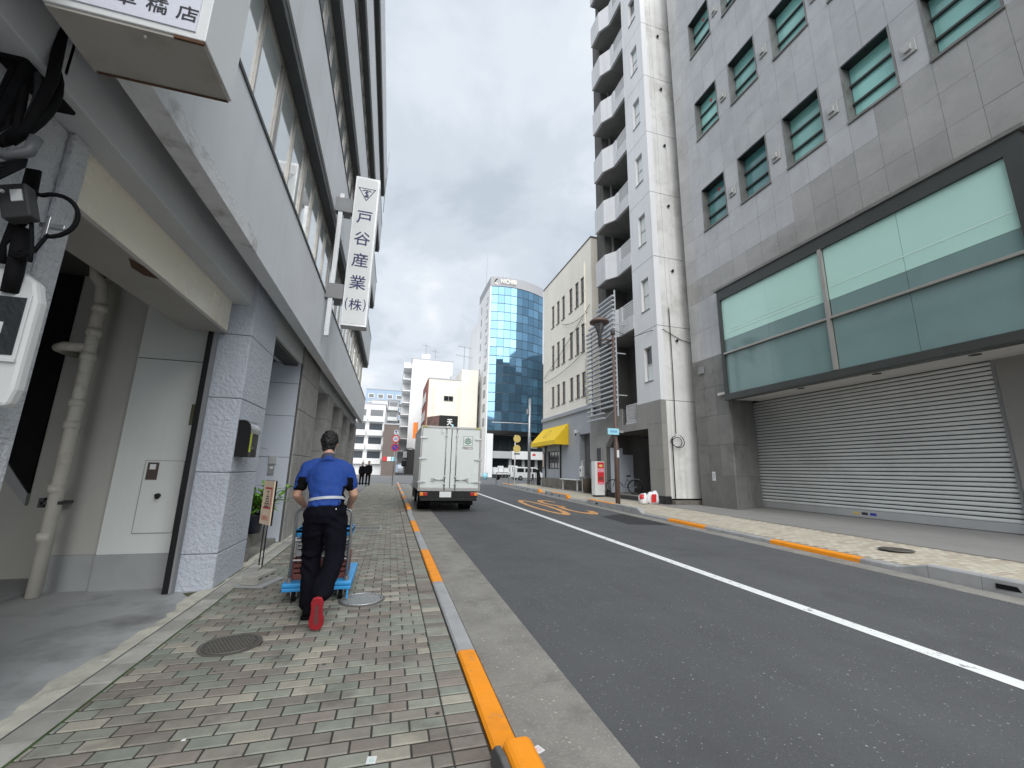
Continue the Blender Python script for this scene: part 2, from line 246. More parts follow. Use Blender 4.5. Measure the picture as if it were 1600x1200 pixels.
# ------------------------------------------------------------------ mesh helpers
class MB:
    def __init__(s): s.v = []; s.f = []; s.m = []
    def add(s, vs, fs, mi=0):
        o = len(s.v); s.v += [tuple(p) for p in vs]; s.f += [tuple(o+i for i in f) for f in fs]; s.m += [mi]*len(fs); return s
    def box(s, x0, x1, y0, y1, z0, z1, mi=0):
        if x0 > x1: x0, x1 = x1, x0
        if y0 > y1: y0, y1 = y1, y0
        if z0 > z1: z0, z1 = z1, z0
        return s.add([(x0,y0,z0),(x1,y0,z0),(x1,y1,z0),(x0,y1,z0),(x0,y0,z1),(x1,y0,z1),(x1,y1,z1),(x0,y1,z1)],
                     [(0,3,2,1),(4,5,6,7),(0,1,5,4),(1,2,6,5),(2,3,7,6),(3,0,4,7)], mi)
    def cbox(s, x0, x1, y0, y1, z0, z1, c, mi=0):
        """box with chamfered edges"""
        P = []; idx = {}
        for i, (x, cx_) in enumerate(((x0, c), (x1, -c))):
            for j, (y, cy_) in enumerate(((y0, c), (y1, -c))):
                for k_, (z, cz_) in enumerate(((z0, c), (z1, -c))):
                    for a, p in enumerate(((x, y+cy_, z+cz_), (x+cx_, y, z+cz_), (x+cx_, y+cy_, z))):
                        idx[i, j, k_, a] = len(P); P.append(p)
        g = lambda i, j, k_, a: idx[i, j, k_, a]
        F = [(g(0,0,0,0),g(0,0,1,0),g(0,1,1,0),g(0,1,0,0)), (g(1,0,0,0),g(1,1,0,0),g(1,1,1,0),g(1,0,1,0)),
             (g(0,0,0,1),g(1,0,0,1),g(1,0,1,1),g(0,0,1,1)), (g(0,1,0,1),g(0,1,1,1),g(1,1,1,1),g(1,1,0,1)),
             (g(0,0,0,2),g(0,1,0,2),g(1,1,0,2),g(1,0,0,2)), (g(0,0,1,2),g(1,0,1,2),g(1,1,1,2),g(0,1,1,2))]
        for j in (0, 1):
            for k_ in (0, 1): F.append((g(0,j,k_,1),g(1,j,k_,1),g(1,j,k_,2),g(0,j,k_,2)))
        for i in (0, 1):
            for k_ in (0, 1): F.append((g(i,0,k_,0),g(i,1,k_,0),g(i,1,k_,2),g(i,0,k_,2)))
        for i in (0, 1):
            for j in (0, 1): F.append((g(i,j,0,0),g(i,j,1,0),g(i,j,1,1),g(i,j,0,1)))
        for i in (0, 1):
            for j in (0, 1):
                for k_ in (0, 1): F.append((g(i,j,k_,0),g(i,j,k_,1),g(i,j,k_,2)))
        return s.add(P, F, mi)
    def prism(s, poly, axis, a, b, mi=0):
        """extrude a 2D polygon along an axis: 'x' -> (y,z), 'y' -> (x,z), 'z' -> (x,y)"""
        def pt(u, v, w_):
            return (w_, u, v) if axis == 'x' else (u, w_, v) if axis == 'y' else (u, v, w_)
        n = len(poly); vs = [pt(u, v, a) for u, v in poly]+[pt(u, v, b) for u, v in poly]
        return s.add(vs, [tuple(range(n))[::-1], tuple(range(n, 2*n))]+[(i, (i+1) % n, n+(i+1) % n, n+i) for i in range(n)], mi)
    def tube(s, pts, r, seg=10, mi=0, caps=True):
        pts = [Vector(p) for p in pts]; n = len(pts); rr = r if isinstance(r, (list, tuple)) else [r]*n
        t0 = (pts[1]-pts[0]).normalized(); up = Vector((0,0,1)) if abs(t0.z) < 0.9 else Vector((1,0,0))
        nx = t0.cross(up).normalized(); vs = []
        for i, p in enumerate(pts):
            t = (pts[min(i+1, n-1)]-pts[max(i-1, 0)]).normalized()
            nx = (nx-t*nx.dot(t)).normalized(); ny = t.cross(nx)
            q = rr[i]; ra, rb = q if isinstance(q, (list, tuple)) else (q, q)
            for k_ in range(seg):
                a = 2*math.pi*k_/seg; vs.append(p+nx*ra*math.cos(a)+ny*rb*math.sin(a))
        fs = [(i*seg+k_, i*seg+(k_+1) % seg, (i+1)*seg+(k_+1) % seg, (i+1)*seg+k_) for i in range(n-1) for k_ in range(seg)]
        if caps: fs += [tuple(range(seg))[::-1], tuple(range((n-1)*seg, n*seg))]
        return s.add(vs, fs, mi)
    def lathe(s, c, prof, seg=20, mi=0):
        return s.tube([(c[0], c[1], c[2]+z) for r, z in prof], [max(r, 1e-4) for r, z in prof], seg, mi)
    def build(s, name, m, parent=None, smooth=False, bevel=0, off=None):
        me = bpy.data.meshes.new(name)
        o_ = off if off is not None else base_of(parent)
        me.from_pydata([(x-o_[0], y-o_[1], z-o_[2]) for x, y, z in s.v], [], s.f)
        for q in (m if isinstance(m, (list, tuple)) else [m]): me.materials.append(M[q] if isinstance(q, str) else q)
        if any(s.m): me.polygons.foreach_set('material_index', s.m)
        if smooth: me.polygons.foreach_set('use_smooth', [True]*len(me.polygons))
        me.update(); o = bpy.data.objects.new(name, me); COL.objects.link(o)
        if parent: o.parent = parent
        if bevel:
            b = o.modifiers.new('bevel', 'BEVEL'); b.width = bevel; b.segments = 2; b.limit_method = 'ANGLE'; b.angle_limit = R(35)
        return o
LOCAL = set()                                     # things whose parts are given in the thing's own coordinates
def base_of(p):
    b = Vector((0,0,0))
    while p is not None:
        if p.name not in LOCAL: b += Vector(p.location)
        p = p.parent
    return b
def thing(name, label, cat, loc=(0,0,0), group=None, rz=0, local=False):
    o = bpy.data.objects.new(name, None); COL.objects.link(o); o.location = loc; o.rotation_euler[2] = rz
    o.empty_display_size = 0.2; o['label'] = label; o['category'] = cat
    if group: o['group'] = group
    if rz or local: LOCAL.add(o.name)
    return o
def tag(o, label, cat, group=None):
    o['label'] = label; o['category'] = cat
    if group: o['group'] = group
    return o
def struct(o): o['kind'] = 'structure'; return o
def box(name, m, parent, x0, x1, y0, y1, z0, z1, bevel=0):
    return MB().box(x0, x1, y0, y1, z0, z1).build(name, m, parent, bevel=bevel)
UNIT = {}
def piece(name, m, parent, x0, x1, y0, y1, z0, z1, c=0.0, sub=False):
    """box piece whose mesh is shared between pieces of the same size and material"""
    key = (round(x1-x0, 3), round(y1-y0, 3), round(z1-z0, 3), m, c)
    if key not in UNIT:
        a, b, d = (x1-x0)/2, (y1-y0)/2, (z1-z0)/2; mb = MB()
        mb.cbox(-a, a, -b, b, -d, d, c) if c else mb.box(-a, a, -b, b, -d, d)
        me = bpy.data.meshes.new(name); me.from_pydata(mb.v, [], mb.f); me.materials.append(M[m] if isinstance(m, str) else m); me.update(); UNIT[key] = me
    o = bpy.data.objects.new(name, UNIT[key]); COL.objects.link(o); o.parent = parent
    # world placement relative to the parent chain (parents are never rotated here)
    o.location = Vector(((x0+x1)/2, (y0+y1)/2, (z0+z1)/2))-base_of(parent)
    return o
def text_geo(body, size=1.0, bold=0.0):
    c = bpy.data.curves.new('t', 'FONT'); c.body = body; c.size = size; c.align_x = 'CENTER'; c.align_y = 'CENTER'; c.offset = bold; c.resolution_u = 3
    o = bpy.data.objects.new('t', c); COL.objects.link(o); bpy.context.view_layer.update()
    me = bpy.data.meshes.new_from_object(o.evaluated_get(bpy.context.evaluated_depsgraph_get()))
    vs = [tuple(v.co) for v in me.vertices]; fs = [tuple(p.vertices) for p in me.polygons]
    bpy.data.objects.remove(o); bpy.data.curves.remove(c); bpy.data.meshes.remove(me)
    xs = [v[0] for v in vs]; ys = [v[1] for v in vs]; mx_, my_ = (min(xs)+max(xs))/2, (min(ys)+max(ys))/2
    return [(x-mx_, y-my_) for x, y, _ in vs], fs, max(xs)-min(xs), max(ys)-min(ys)
def lettering(name, m, parent, items, org, right, up):
    """items: (text, u, v, width or None, height, bold) laid on the plane org + u*right + v*up; one mesh"""
    org, right, up = Vector(org), Vector(right), Vector(up); mb = MB()
    for body, u, v, wd, ht, bold in items:
        vs, fs, W, H = text_geo(body, 1.0, bold); sy = ht/H; sx = wd/W if wd else sy
        mb.add([org+right*(u+x*sx)+up*(v+y*sy) for x, y in vs], fs)
    return mb.build(name, m, parent)
def strokes(mb, org, right, up, lines, wd, mi=0):
    """flat poly-line strokes on a plane"""
    org, right, up = Vector(org), Vector(right), Vector(up)
    for ln in lines:
        for (a, b), (c, d) in zip(ln, ln[1:]):
            du, dv = c-a, d-b; l = math.hypot(du, dv) or 1; nu, nv = -dv/l*wd/2, du/l*wd/2; eu, ev = du/l*wd*0.35, dv/l*wd*0.35
            q = [(a-eu+nu, b-ev+nv), (c+eu+nu, d+ev+nv), (c+eu-nu, d+ev-nv), (a-eu-nu, b-ev-nv)]
            mb.add([org+right*x+up*y for x, y in q], [(0,1,2,3)], mi)
    return mb
def disc_pts(cx_, cy_, r, n=24): return [(cx_+r*math.cos(2*math.pi*i/n), cy_+r*math.sin(2*math.pi*i/n)) for i in range(n)]

# ================================================================== GROUND, ROADS, PAVEMENTS
struct(MB().add([(-700,-300,-0.12),(700,-300,-0.12),(700,1100,-0.12),(-700,1100,-0.12)], [(0,1,2,3)]).build('ground', 'far_ground'))
KR = lambda y: 7.4+0.075*y                                   # right-hand kerb line
WL = lambda y: 4.38+0.032*y                                  # centre line
mb = MB()
ys = [-8, 0, 6, 12, 18, 24, 30, 36, 40.5]
for a, b in zip(ys, ys[1:]):
    mb.add([(0.7,a,-0.03),(KR(a)+0.1,a,-0.03),(KR(b)+0.1,b,-0.03),(0.7,b,-0.03)], [(0,1,2,3)])
road = struct(mb.build('road', 'asphalt'))
struct(MB().add([(-120,40.5,-0.03),(140,40.5,-0.03),(140,62,-0.03),(-120,62,-0.03)], [(0,1,2,3)]).build('cross_road', 'asphalt_light' if 'asphalt_light' in M else mat('asphalt_light', (0.15,0.152,0.156), 0.85, 0.1, 0.3)))
struct(MB().add([(0.2,62,-0.03),(5.2,62,-0.03),(5.2,400,-0.03),(0.2,400,-0.03)], [(0,1,2,3)]).build('far_road', MATS['asphalt_light']))
# centre line, a stretched upside-down speed figure, patch
mb = MB()
yy = -4.0
while yy < 39:
    b = yy+1.0; x0, x1 = WL(yy), WL(b)
    mb.add([(x0-0.085,yy,-0.026),(x0+0.085,yy,-0.026),(x1+0.085,b,-0.026),(x1-0.085,b,-0.026)], [(0,1,2,3)]); yy = b
mb.build('centre_line', 'line_white', road)
def fig(mb, pts, closed=False, wx=0.17, wy=0.62):
    n = len(pts); L_, R_ = [], []
    for i, (x, y) in enumerate(pts):
        p, q = pts[(i-1) % n if closed else max(i-1, 0)], pts[(i+1) % n if closed else min(i+1, n-1)]
        dx, dy = (q[0]-p[0])/wx, (q[1]-p[1])/wy; l = math.hypot(dx, dy) or 1
        nx, ny = -dy/l*wx/2, dx/l*wy/2
        L_.append((x+nx, y+ny, -0.026)); R_.append((x-nx, y-ny, -0.026))
    m_ = n if closed else n-1
    mb.add(L_+R_, [(i, (i+1) % n, n+(i+1) % n, n+i) for i in range(m_)])
def ell(cx_, cy_, rx, ry, a0, a1, n): return [(cx_+rx*math.cos(R(a0+(a1-a0)*i/n)), cy_+ry*math.sin(R(a0+(a1-a0)*i/n))) for i in range(n+1)]
mb = MB(); sk = lambda pts: [(x+0.06*(y-16.5), y) for x, y in pts]
fig(mb, sk(ell(5.98, 16.5, 0.36, 3.0, 0, 360, 40)[:-1]), True)
three = ell(7.0, 18.0, 0.36, 1.45, -200+360, 90, 10)[::-1]
three = ell(7.02, 18.05, 0.36, 1.45, 20, 270, 18)+ell(7.02, 15.05, 0.36, 1.45, 90, 340, 18)
fig(mb, sk(three))
mb.build('speed_marking', 'line_orange', road)
MB().add([(6.75,12.7,-0.0265),(7.9,13.4,-0.0265),(7.72,10.4,-0.0265),(6.55,10.75,-0.0265)], [(0,3,2,1)]).build('asphalt_patch', 'asphalt_patch', road)
GUT = lambda y: 1.285+0.012*max(0, y-2)
# gutters of concrete slabs
gut = MB().add([(0.7,-6,-0.0345),(1.25,-6,-0.0345),(1.25,40,-0.0345),(0.7,40,-0.0345)], [(0,1,2,3)]).build('gutter_left', 'mortar'); struct(gut); gut.location.z = 0.006
yy = -3.0
while yy < 38:
    gx = lambda y: GUT(y)
    MB().add([(0.765,yy,-0.0285),(gx(yy),yy,-0.0285),(gx(yy+1.99),yy+1.99,-0.0285),(0.765,yy+1.99,-0.0285),(0.765,yy,-0.02),(gx(yy),yy,-0.02),(gx(yy+1.99),yy+1.99,-0.02),(0.765,yy+1.99,-0.02)],
             [(0,3,2,1),(4,5,6,7),(0,1,5,4),(1,2,6,5),(2,3,7,6),(3,0,4,7)]).build('gutter_slab', 'concrete', gut, off=(0,0,0.006)); yy += 2.0
gr = MB().add([(KR(-6)-0.42,-6,-0.027),(KR(-6)-0.02,-6,-0.027),(KR(40)-0.02,40,-0.027),(KR(40)-0.42,40,-0.027)], [(0,1,2,3)]).build('gutter_right', 'concrete'); struct(gr)
# ---- left pavement of brick-sized pavers
pav = struct(MB().add([(-1.66,-1,-0.007),(0.60,-1,-0.007),(0.60,39.5,-0.007),(-1.66,39.5,-0.007)], [(0,1,2,3)]).build('left_pavement', 'mortar'))
def paver_mesh(wx, wy, m):
    key = ('pv', round(wx, 3), round(wy, 3), m.name)
    if key not in UNIT:
        a, b, c = wx/2, wy/2, 0.0035
        me = bpy.data.meshes.new('paver')
        me.from_pydata([(-a,-b,-0.02),(a,-b,-0.02),(a,b,-0.02),(-a,b,-0.02),(-a,-b,-c),(a,-b,-c),(a,b,-c),(-a,b,-c),(-a+c,-b+c,0),(a-c,-b+c,0),(a-c,b-c,0),(-a+c,b-c,0)],
                       [], [(0,1,5,4),(1,2,6,5),(2,3,7,6),(3,0,4,7),(4,5,9,8),(5,6,10,9),(6,7,11,10),(7,4,8,11),(8,9,10,11)])
        me.materials.append(m); UNIT[key] = me
    return UNIT[key]
PW, PH, GAP = 0.2, 0.106, 0.006
tiles = []
row = 0; y = 1.55
while y < 39.3:
    off = (0.5 if row % 2 else 0.0)*PW+rng.uniform(-0.004, 0.004)
    x = 0.405-off
    if off > 0.05: tiles.append((0.405-off+off/2, y+PH/2, off-GAP, PH-0.0155))
    while x-PW > -1.62:
        tiles.append((x-PW/2, y+PH/2, PW-GAP, PH-0.0155)); x -= PW
    if x+1.62 > 0.014: tiles.append(((x-1.62)/2, y+PH/2, x+1.62-GAP, PH-0.0155))
    tiles.append((0.501, y+PH/2, 0.178, PH-0.0155))
    y += PH+0.001; row += 1
def pick():
    r = rng.random(); return 0 if r < .20 else 1 if r < .38 else 2 if r < .56 else 3 if r < .71 else 4 if r < .83 else 5 if r < .87 else 6
def px_in_view(x, y):
    d = Vector((x, y, -1.4)); zc_ = d.dot(_f); u_ = 800+642.74*d.dot(_r2)/zc_; v_ = 600-642.74*d.dot(_u2)/zc_
    return -20 < u_ < 1620 and v_ < 1215
vis = [t for t in tiles if px_in_view(t[0], t[1]-0.03)]
vis.sort(key=lambda t: math.hypot(t[0], t[1]))
single = set(id(t) for t in vis[:300])
rest = MB()
for t in tiles:
    x, y, wx, wy = t; ci = pick(); z = rng.uniform(-0.0015, 0.0005)
    if id(t) in single:
        o = bpy.data.objects.new('paver', paver_mesh(round(wx, 2) if wx > 0.15 else wx, wy, PAV[ci])); COL.objects.link(o); o.parent = pav
        o.location = (x, y, z); o.rotation_euler[2] = rng.uniform(-0.004, 0.004)
    else:
        a, b, c = wx/2, wy/2, 0.0035
        rest.add([(x-a,y-b,z-0.015),(x+a,y-b,z-0.015),(x+a,y+b,z-0.015),(x-a,y+b,z-0.015),(x-a+c,y-b+c,z),(x+a-c,y-b+c,z),(x+a-c,y+b-c,z),(x-a+c,y+b-c,z)],
                 [(0,1,5,4),(1,2,6,5),(2,3,7,6),(3,0,4,7),(4,5,6,7)], ci)
o = rest.build('paver_field', PAV, pav); o['kind'] = 'stuff'
mb = MB()
for i in range(46):
    x, y, r_ = rng.uniform(-1.5, 0.5), rng.uniform(2.0, 9.0), rng.uniform(0.006, 0.017)
    mb.add([(x+r_*math.cos(a*0.785)*rng.uniform(.7, 1.2), y+r_*math.sin(a*0.785)*rng.uniform(.7, 1.2), 0.0014) for a in range(8)], [tuple(range(8))])
o = mb.build('gum_spots', mat('gum_grey', (0.055,0.052,0.048), 0.9, 0.2, 20), pav); o['kind'] = 'stuff'
MB().add([(-1.636,1.2,-0.0045),(-1.612,1.2,-0.0045),(-1.612,14,-0.0045),(-1.636,14,-0.0045)], [(0,1,2,3)]).build('moss_line', mat('moss_green', (0.05,0.085,0.025), 0.95, 0.5, 6), pav)
# border stones and the concrete strip along the building
y = 1.2; i = 0
while y < 22:
    l = rng.choice((0.29, 0.30, 0.31)); piece('border_stone', 'border', pav, -1.80, -1.635, y, y+l-0.006, -0.03, round(0.002+rng.uniform(-0.002, 0.002), 3), 0.004); y += l
struct(MB().add([(-9,-3,-0.006),(-1.805,-3,-0.006),(-1.805,24,-0.006),(-9,24,-0.006)], [(0,1,2,3)]).build('forecourt', 'apron'))
mb = MB(); n = 90; L_ = []; R_ = []
for i in range(n):
    y = 1.6+i*0.1; L_.append((-1.95+0.03*math.sin(y*3.1)+0.03*math.sin(y*7.7+1)+rng.uniform(-0.035, 0.035)-0.1*max(0, (3.2-y)/2), y, -0.003)); R_.append((-1.803, y, 0.006))
mb.add(L_+R_, [(i, n+i, n+i+1, i+1) for i in range(n-1)]); mb.build('cement_strip', mat('cement_strip', (0.60,0.585,0.50), 0.9, 0.25, 5, bump=0.004, bscale=60, stain=(0.25,0.24,0.2), stain_amt=0.7, stain_scale=4), bpy.data.objects['forecourt'])
mb = MB(); mb.add([(-2.1,5.72,-0.0045),(-1.95,5.5,-0.0045),(-1.83,5.9,0.0045),(-1.83,7.6,0.0045),(-1.96,7.6,-0.0045),(-1.86,5.78,-0.0045)], [(0,1,2,3,4,5)]); mb.build('moss_patch', 'leaf_moss', bpy.data.objects['forecourt'])
# ---- left kerb
kl = MB().box(0.605, 0.76, -2, 39.4, -0.2, -0.05).build('left_kerb', 'kerb_dark'); struct(kl)
def painted(y):
    for a, b in ((-3, 3.57), (5.6, 7.75), (9.9, 11.9), (14.2, 16.0), (18.4, 20.2), (22.4, 24.2), (26.4, 28.2), (30.4, 32.2), (34.4, 36.2)):
        if a <= y < b: return True
    return False
cuts = sorted(set([round(2.34+0.6*i, 2) for i in range(62)]+[3.57, 5.6, 7.75, 9.9, 11.9]))
for a, b in zip(cuts, cuts[1:]):
    if b-a < 0.06 or b > 39: continue
    m_ = 'kerb_orange' if painted((a+b)/2) else 'kerb'; mb = MB()
    z0 = 0.012 if (a+b)/2 < 13.5 else 0.012+0.12*min(1, ((a+b)/2-13.5)/0.9)
    z1 = z0
    gp = 0.003
    mb.prism([(0.608,-0.1),(0.756,-0.1),(0.756,-0.012),(0.738,z0-0.004),(0.72,z0),(0.624,z0),(0.608,z0-0.012)][::-1], 'y', a+gp, b-gp)
    mb.build('kerbstone', m_, kl)
# raised kerb end close to the camera
mb = MB(); pr = [(0.60,-0.1),(0.775,-0.1),(0.765,0.11),(0.735,0.14),(0.64,0.14),(0.612,0.12)]
mb.prism(pr[::-1], 'y', 0.9, 2.20); mb.build('raised_kerbstone', 'kerb_orange', kl, bevel=0.02)
mb = MB(); mb.prism([(1.6,-0.06),(2.28,-0.06),(2.26,0.06),(2.2,0.11),(2.1,0.125),(1.6,0.125)], 'x', 0.575, 0.609); mb.build('kerb_cap', 'kerb_dark', kl, bevel=0.008)
# ---- right pavement (tilted up away from the road)
RO = lambda y: 9.45+0.085*y
def rz(x, y): return 0.05+0.07*max(0, min(1, (x-KR(y))/(RO(y)-KR(y))))
mb = MB()
for a, b in zip(range(-6, 40, 2), range(-4, 42, 2)):
    mb.add([(KR(a)+0.1,a,0.046),(RO(a),a,0.116),(RO(b),b,0.116),(KR(b)+0.1,b,0.046)], [(0,1,2,3)])
pvr = struct(mb.build('right_pavement', mat('tan_joint', (0.33,0.30,0.25), 0.9, 0.15, 3)))
mb = MB(); row = 0; y = 2.6
while y < 39:
    x = KR(y)+0.16+(0.1 if row % 2 else 0)
    while x+0.2 < RO(y):
        z = rz(x, y); c = 0.003; q = rng.random(); mi = 0 if q < .4 else 1 if q < .65 else 2 if q < .8 else 3
        mb.add([(x+c,y+c,z),(x+0.197,y+c,z+0.005),(x+0.197,y+0.098,z+0.005),(x+c,y+0.098,z)], [(0,1,2,3)], mi); x += 0.2
    y += 0.1; row += 1
o = mb.build('paver_field', PAVR, pvr); o['kind'] = 'stuff'
mb = MB()
for a, b in zip(range(-6, 40, 2), range(-4, 42, 2)):
    mb.add([(RO(a)+0.04,a,0.118),(16.5,a,0.125),(16.5,b,0.125),(RO(b)+0.04,b,0.118)], [(0,1,2,3)])
struct(mb.build('right_forecourt', 'apron_right'))
kr = MB().box(7.3, 7.6, -6, -5.8, -0.2, -0.05).build('right_kerb', 'kerb'); struct(kr)
def kerb_r(a, b, z0, z1, m_, slot=None, front='kerb'):
    mb = MB(); n = max(1, int((b-a)/0.6))
    for i in range(n):
        p, q = a+(b-a)*i/n+0.003, a+(b-a)*(i+1)/n-0.003; zp, zq = z0+(z1-z0)*i/n, z0+(z1-z0)*(i+1)/n
        xa, xb = KR(p), KR(q); w_ = 0.165
        vs = [(xa,p,-0.05),(xa+w_,p,-0.05),(xb+w_,q,-0.05),(xb,q,-0.05),(xa+0.012,p,zp-0.02),(xa+w_,p,zp),(xb+w_,q,zq),(xb+0.012,q,zq-0.02),(xa+0.03,p,zp),(xb+0.03,q,zq)]
        o = MB().add(vs, [(0,4,7,3),(4,8,9,7),(8,5,6,9),(1,2,6,5),(0,1,5,8,4),(3,7,9,6,2)], 0)
        o.m = [0, 1, 1, 0, 0, 0]
        ob = o.build('kerbstone', [front, m_], kr)
        if slot and i in slot:
            ym = (p+q)/2; xm = KR(ym)
            MB().add([(xm-0.001,ym-0.16,0.03),(xm-0.001,ym+0.16,0.03),(xm+0.006,ym+0.16,0.09),(xm+0.006,ym-0.16,0.09)], [(0,1,2,3)]).build('drain_slot', 'black_rubber', ob)
kerb_r(-4.0, 4.55, 0.155, 0.155, 'kerb', slot=(11, 12)); kerb_r(4.55, 4.95, 0.155, 0.05, 'kerb')
kerb_r(4.95, 5.55, 0.05, 0.05, 'kerb'); kerb_r(5.55, 7.45, 0.05, 0.05, 'kerb_orange', front='kerb_orange'); kerb_r(7.45, 9.6, 0.05, 0.05, 'kerb')
kerb_r(9.6, 11.3, 0.05, 0.05, 'kerb_orange', front='kerb_orange'); kerb_r(11.3, 12.9, 0.05, 0.05, 'kerb')
kerb_r(12.9, 13.2, 0.06, 0.19, 'kerb'); kerb_r(13.2, 15.0, 0.19, 0.19, 'kerb'); kerb_r(15.0, 17.6, 0.19, 0.19, 'kerb_orange', slot=(2,)); kerb_r(17.6, 18.0, 0.19, 0.06, 'kerb')
kerb_r(18.0, 20.3, 0.05, 0.05, 'kerb'); kerb_r(20.3, 20.7, 0.06, 0.2, 'kerb_orange', front='kerb_orange'); kerb_r(20.7, 23.4, 0.2, 0.2, 'kerb_orange', slot=(1, 3)); kerb_r(23.4, 24.6, 0.2, 0.2, 'kerb', slot=(1,))
kerb_r(24.6, 25.8, 0.06, 0.06, 'kerb_orange'); kerb_r(25.8, 26.2, 0.1, 0.24, 'kerb_orange', front='kerb_orange'); kerb_r(26.2, 34, 0.2, 0.2, 'kerb', slot=(1, 4, 7, 10)); kerb_r(34, 39, 0.18, 0.18, 'kerb_orange', slot=(2, 5))

# ================================================================== LEFT OFFICE BUILDING
ob = thing('office_building', 'grey office building with long window bands above a ground floor of stucco pillars', 'building', (-3, 11, 0))
BY0, BY1 = -3.0, 22.6
bands = [(3.6, 4.83), (6.65, 8.15), (10.0, 11.45), (13.4, 14.95), (16.95, 18.65)]
for i, (z0, z1) in enumerate(bands):
    if i == 0:
        box('spandrel', 'spandrel', ob, -1.72, -1.55, BY0, BY1, z0+0.16, z1)
        box('drip_edge', 'spandrel_edge', ob, -1.72, -1.545, BY0, 4.6, z0, z0+0.158)
        box('drip_edge', 'spandrel', ob, -1.72, -1.549, 4.6, BY1, z0, z0+0.158)
    else:
        box('spandrel', 'spandrel', ob, -1.95, -1.55, BY0, BY1, z0+0.05, z1)
        box('window_head', 'dark_head', ob, -1.96, -1.58, BY0, BY1-0.02, z0-0.10, z0+0.049)
    if i < 4:
        box('sill', 'dark_head', ob, -1.9, -1.535, BY0, BY1+0.01, z1+0.002, z1+0.045)
box('core_wall', 'inner_dark', ob, -9, -1.98, BY0, BY1-0.05, 3.93, 18.3)
box('end_wall', 'spandrel', ob, -9, -1.97, BY1-0.049, BY1-0.004, 0, 18.4)
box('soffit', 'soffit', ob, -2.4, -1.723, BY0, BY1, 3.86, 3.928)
box('beam', 'beam', ob, -2.35, -1.9, BY0, BY1-0.05, 3.42, 3.858, bevel=0.01)
for i in range(4):                                                      # window bands: paired panes between double mullions
    z0, z1 = bands[i][1]+0.047, bands[i+1][0]-0.102
    y = 0.45; n = 0
    while y < BY1-0.6:
        f = piece('window', 'alu', ob, -1.80, -1.74, y+0.0, y+0.055, z0, z1)
        piece('mullion', 'alu', f, -1.80, -1.735, y+0.075, y+0.13, z0, z1)
        piece('transom', 'alu', f, -1.80, -1.742, y+0.132, y+1.545, z1-0.05, z1-0.002)
        piece('bottom_rail', 'alu', f, -1.80, -1.742, y+0.132, y+1.545, z0+0.002, z0+0.05)
        piece('mullion', 'alu', f, -1.795, -1.745, y+0.815, y+0.855, z0+0.052, z1-0.052)
        piece('pane', 'pane', f, -1.79, -1.772, y+0.132, y+0.813, z0+0.051, z1-0.051)
        piece('pane', 'pane', f, -1.785, -1.767, y+0.857, y+1.545, z0+0.051, z1-0.051)
        y += 1.55; n += 1
# near pillar with rough stucco
box('near_pillar', 'stucco_rough', ob, -3.2, -2.1, BY0, 3.06, -0.1, 3.42, bevel=0.015)
box('pilaster_strip', 'stucco_rough', ob, -2.099, -2.06, 2.90, 3.045, -0.1, 3.419, bevel=0.012)
# second pillar in blocks
def block_pillar(x0, x1, y0, y1, zs, m_, bev=0.012, core='joint'):
    c = box('pillar', core, ob, x0+0.02, x1-0.015, y0+0.015, y1-0.015, -0.05, zs[-1]-0.005)
    for a, b in zip(zs, zs[1:]): box('pillar_block', m_, c, x0, x1, y0, y1, a+0.003, b-0.003, bevel=bev)
block_pillar(-2.22, -1.85, 5.8, 6.85, [-0.05, 0.38, 1.30, 2.2, 3.02, 3.855], 'stucco')
M['pillar_stone'] = mat('pillar_stone', (0.33,0.325,0.31), 0.8, 0.2, 4, bump=0.004, bscale=40, stain=(0.2,0.19,0.18), stain_amt=0.4, stain_scale=3)
block_pillar(-2.6, -1.85, 9.0, 10.9, [-0.05, 0.75, 1.6, 2.5, 3.2, 3.855], 'pillar_stone')
for y0, y1 in ((12.6, 13.7), (15.4, 16.4), (18.2, 19.2), (21.5, 22.5)): block_pillar(-2.6, -1.85, y0, y1, [-0.05, 0.9, 1.8, 2.7, 3.42], 'pillar_stone')
# garage recess
box('recess_floor_step', 'plinth', ob, -6, -3.62, 3.0, 6.6, -0.004, 0.03)
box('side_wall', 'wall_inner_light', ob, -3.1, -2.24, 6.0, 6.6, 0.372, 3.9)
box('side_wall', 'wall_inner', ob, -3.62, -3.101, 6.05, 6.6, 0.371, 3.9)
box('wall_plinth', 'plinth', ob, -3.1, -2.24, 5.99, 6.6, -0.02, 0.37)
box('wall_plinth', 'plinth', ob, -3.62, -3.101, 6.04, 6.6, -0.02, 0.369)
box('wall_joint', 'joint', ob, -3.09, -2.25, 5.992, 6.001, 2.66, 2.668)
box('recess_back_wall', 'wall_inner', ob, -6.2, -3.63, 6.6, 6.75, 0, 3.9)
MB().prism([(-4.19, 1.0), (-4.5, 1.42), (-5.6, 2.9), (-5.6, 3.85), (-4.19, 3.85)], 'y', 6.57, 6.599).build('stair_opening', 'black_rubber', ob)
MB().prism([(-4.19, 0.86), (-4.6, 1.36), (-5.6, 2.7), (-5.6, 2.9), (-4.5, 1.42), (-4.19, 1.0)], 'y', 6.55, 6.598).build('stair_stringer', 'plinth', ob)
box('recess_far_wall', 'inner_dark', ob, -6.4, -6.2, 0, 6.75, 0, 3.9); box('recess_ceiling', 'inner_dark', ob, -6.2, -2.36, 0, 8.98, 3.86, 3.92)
box('shutter_box', 'beige_box', ob, -2.56, -2.1, 3.062, 5.73, 3.03, 3.44, bevel=0.006)
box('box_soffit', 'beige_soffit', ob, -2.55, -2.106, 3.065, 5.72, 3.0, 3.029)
box('shutter_box_upper', 'soffit', ob, -2.6, -2.2, 3.062, 5.79, 3.442, 3.86)
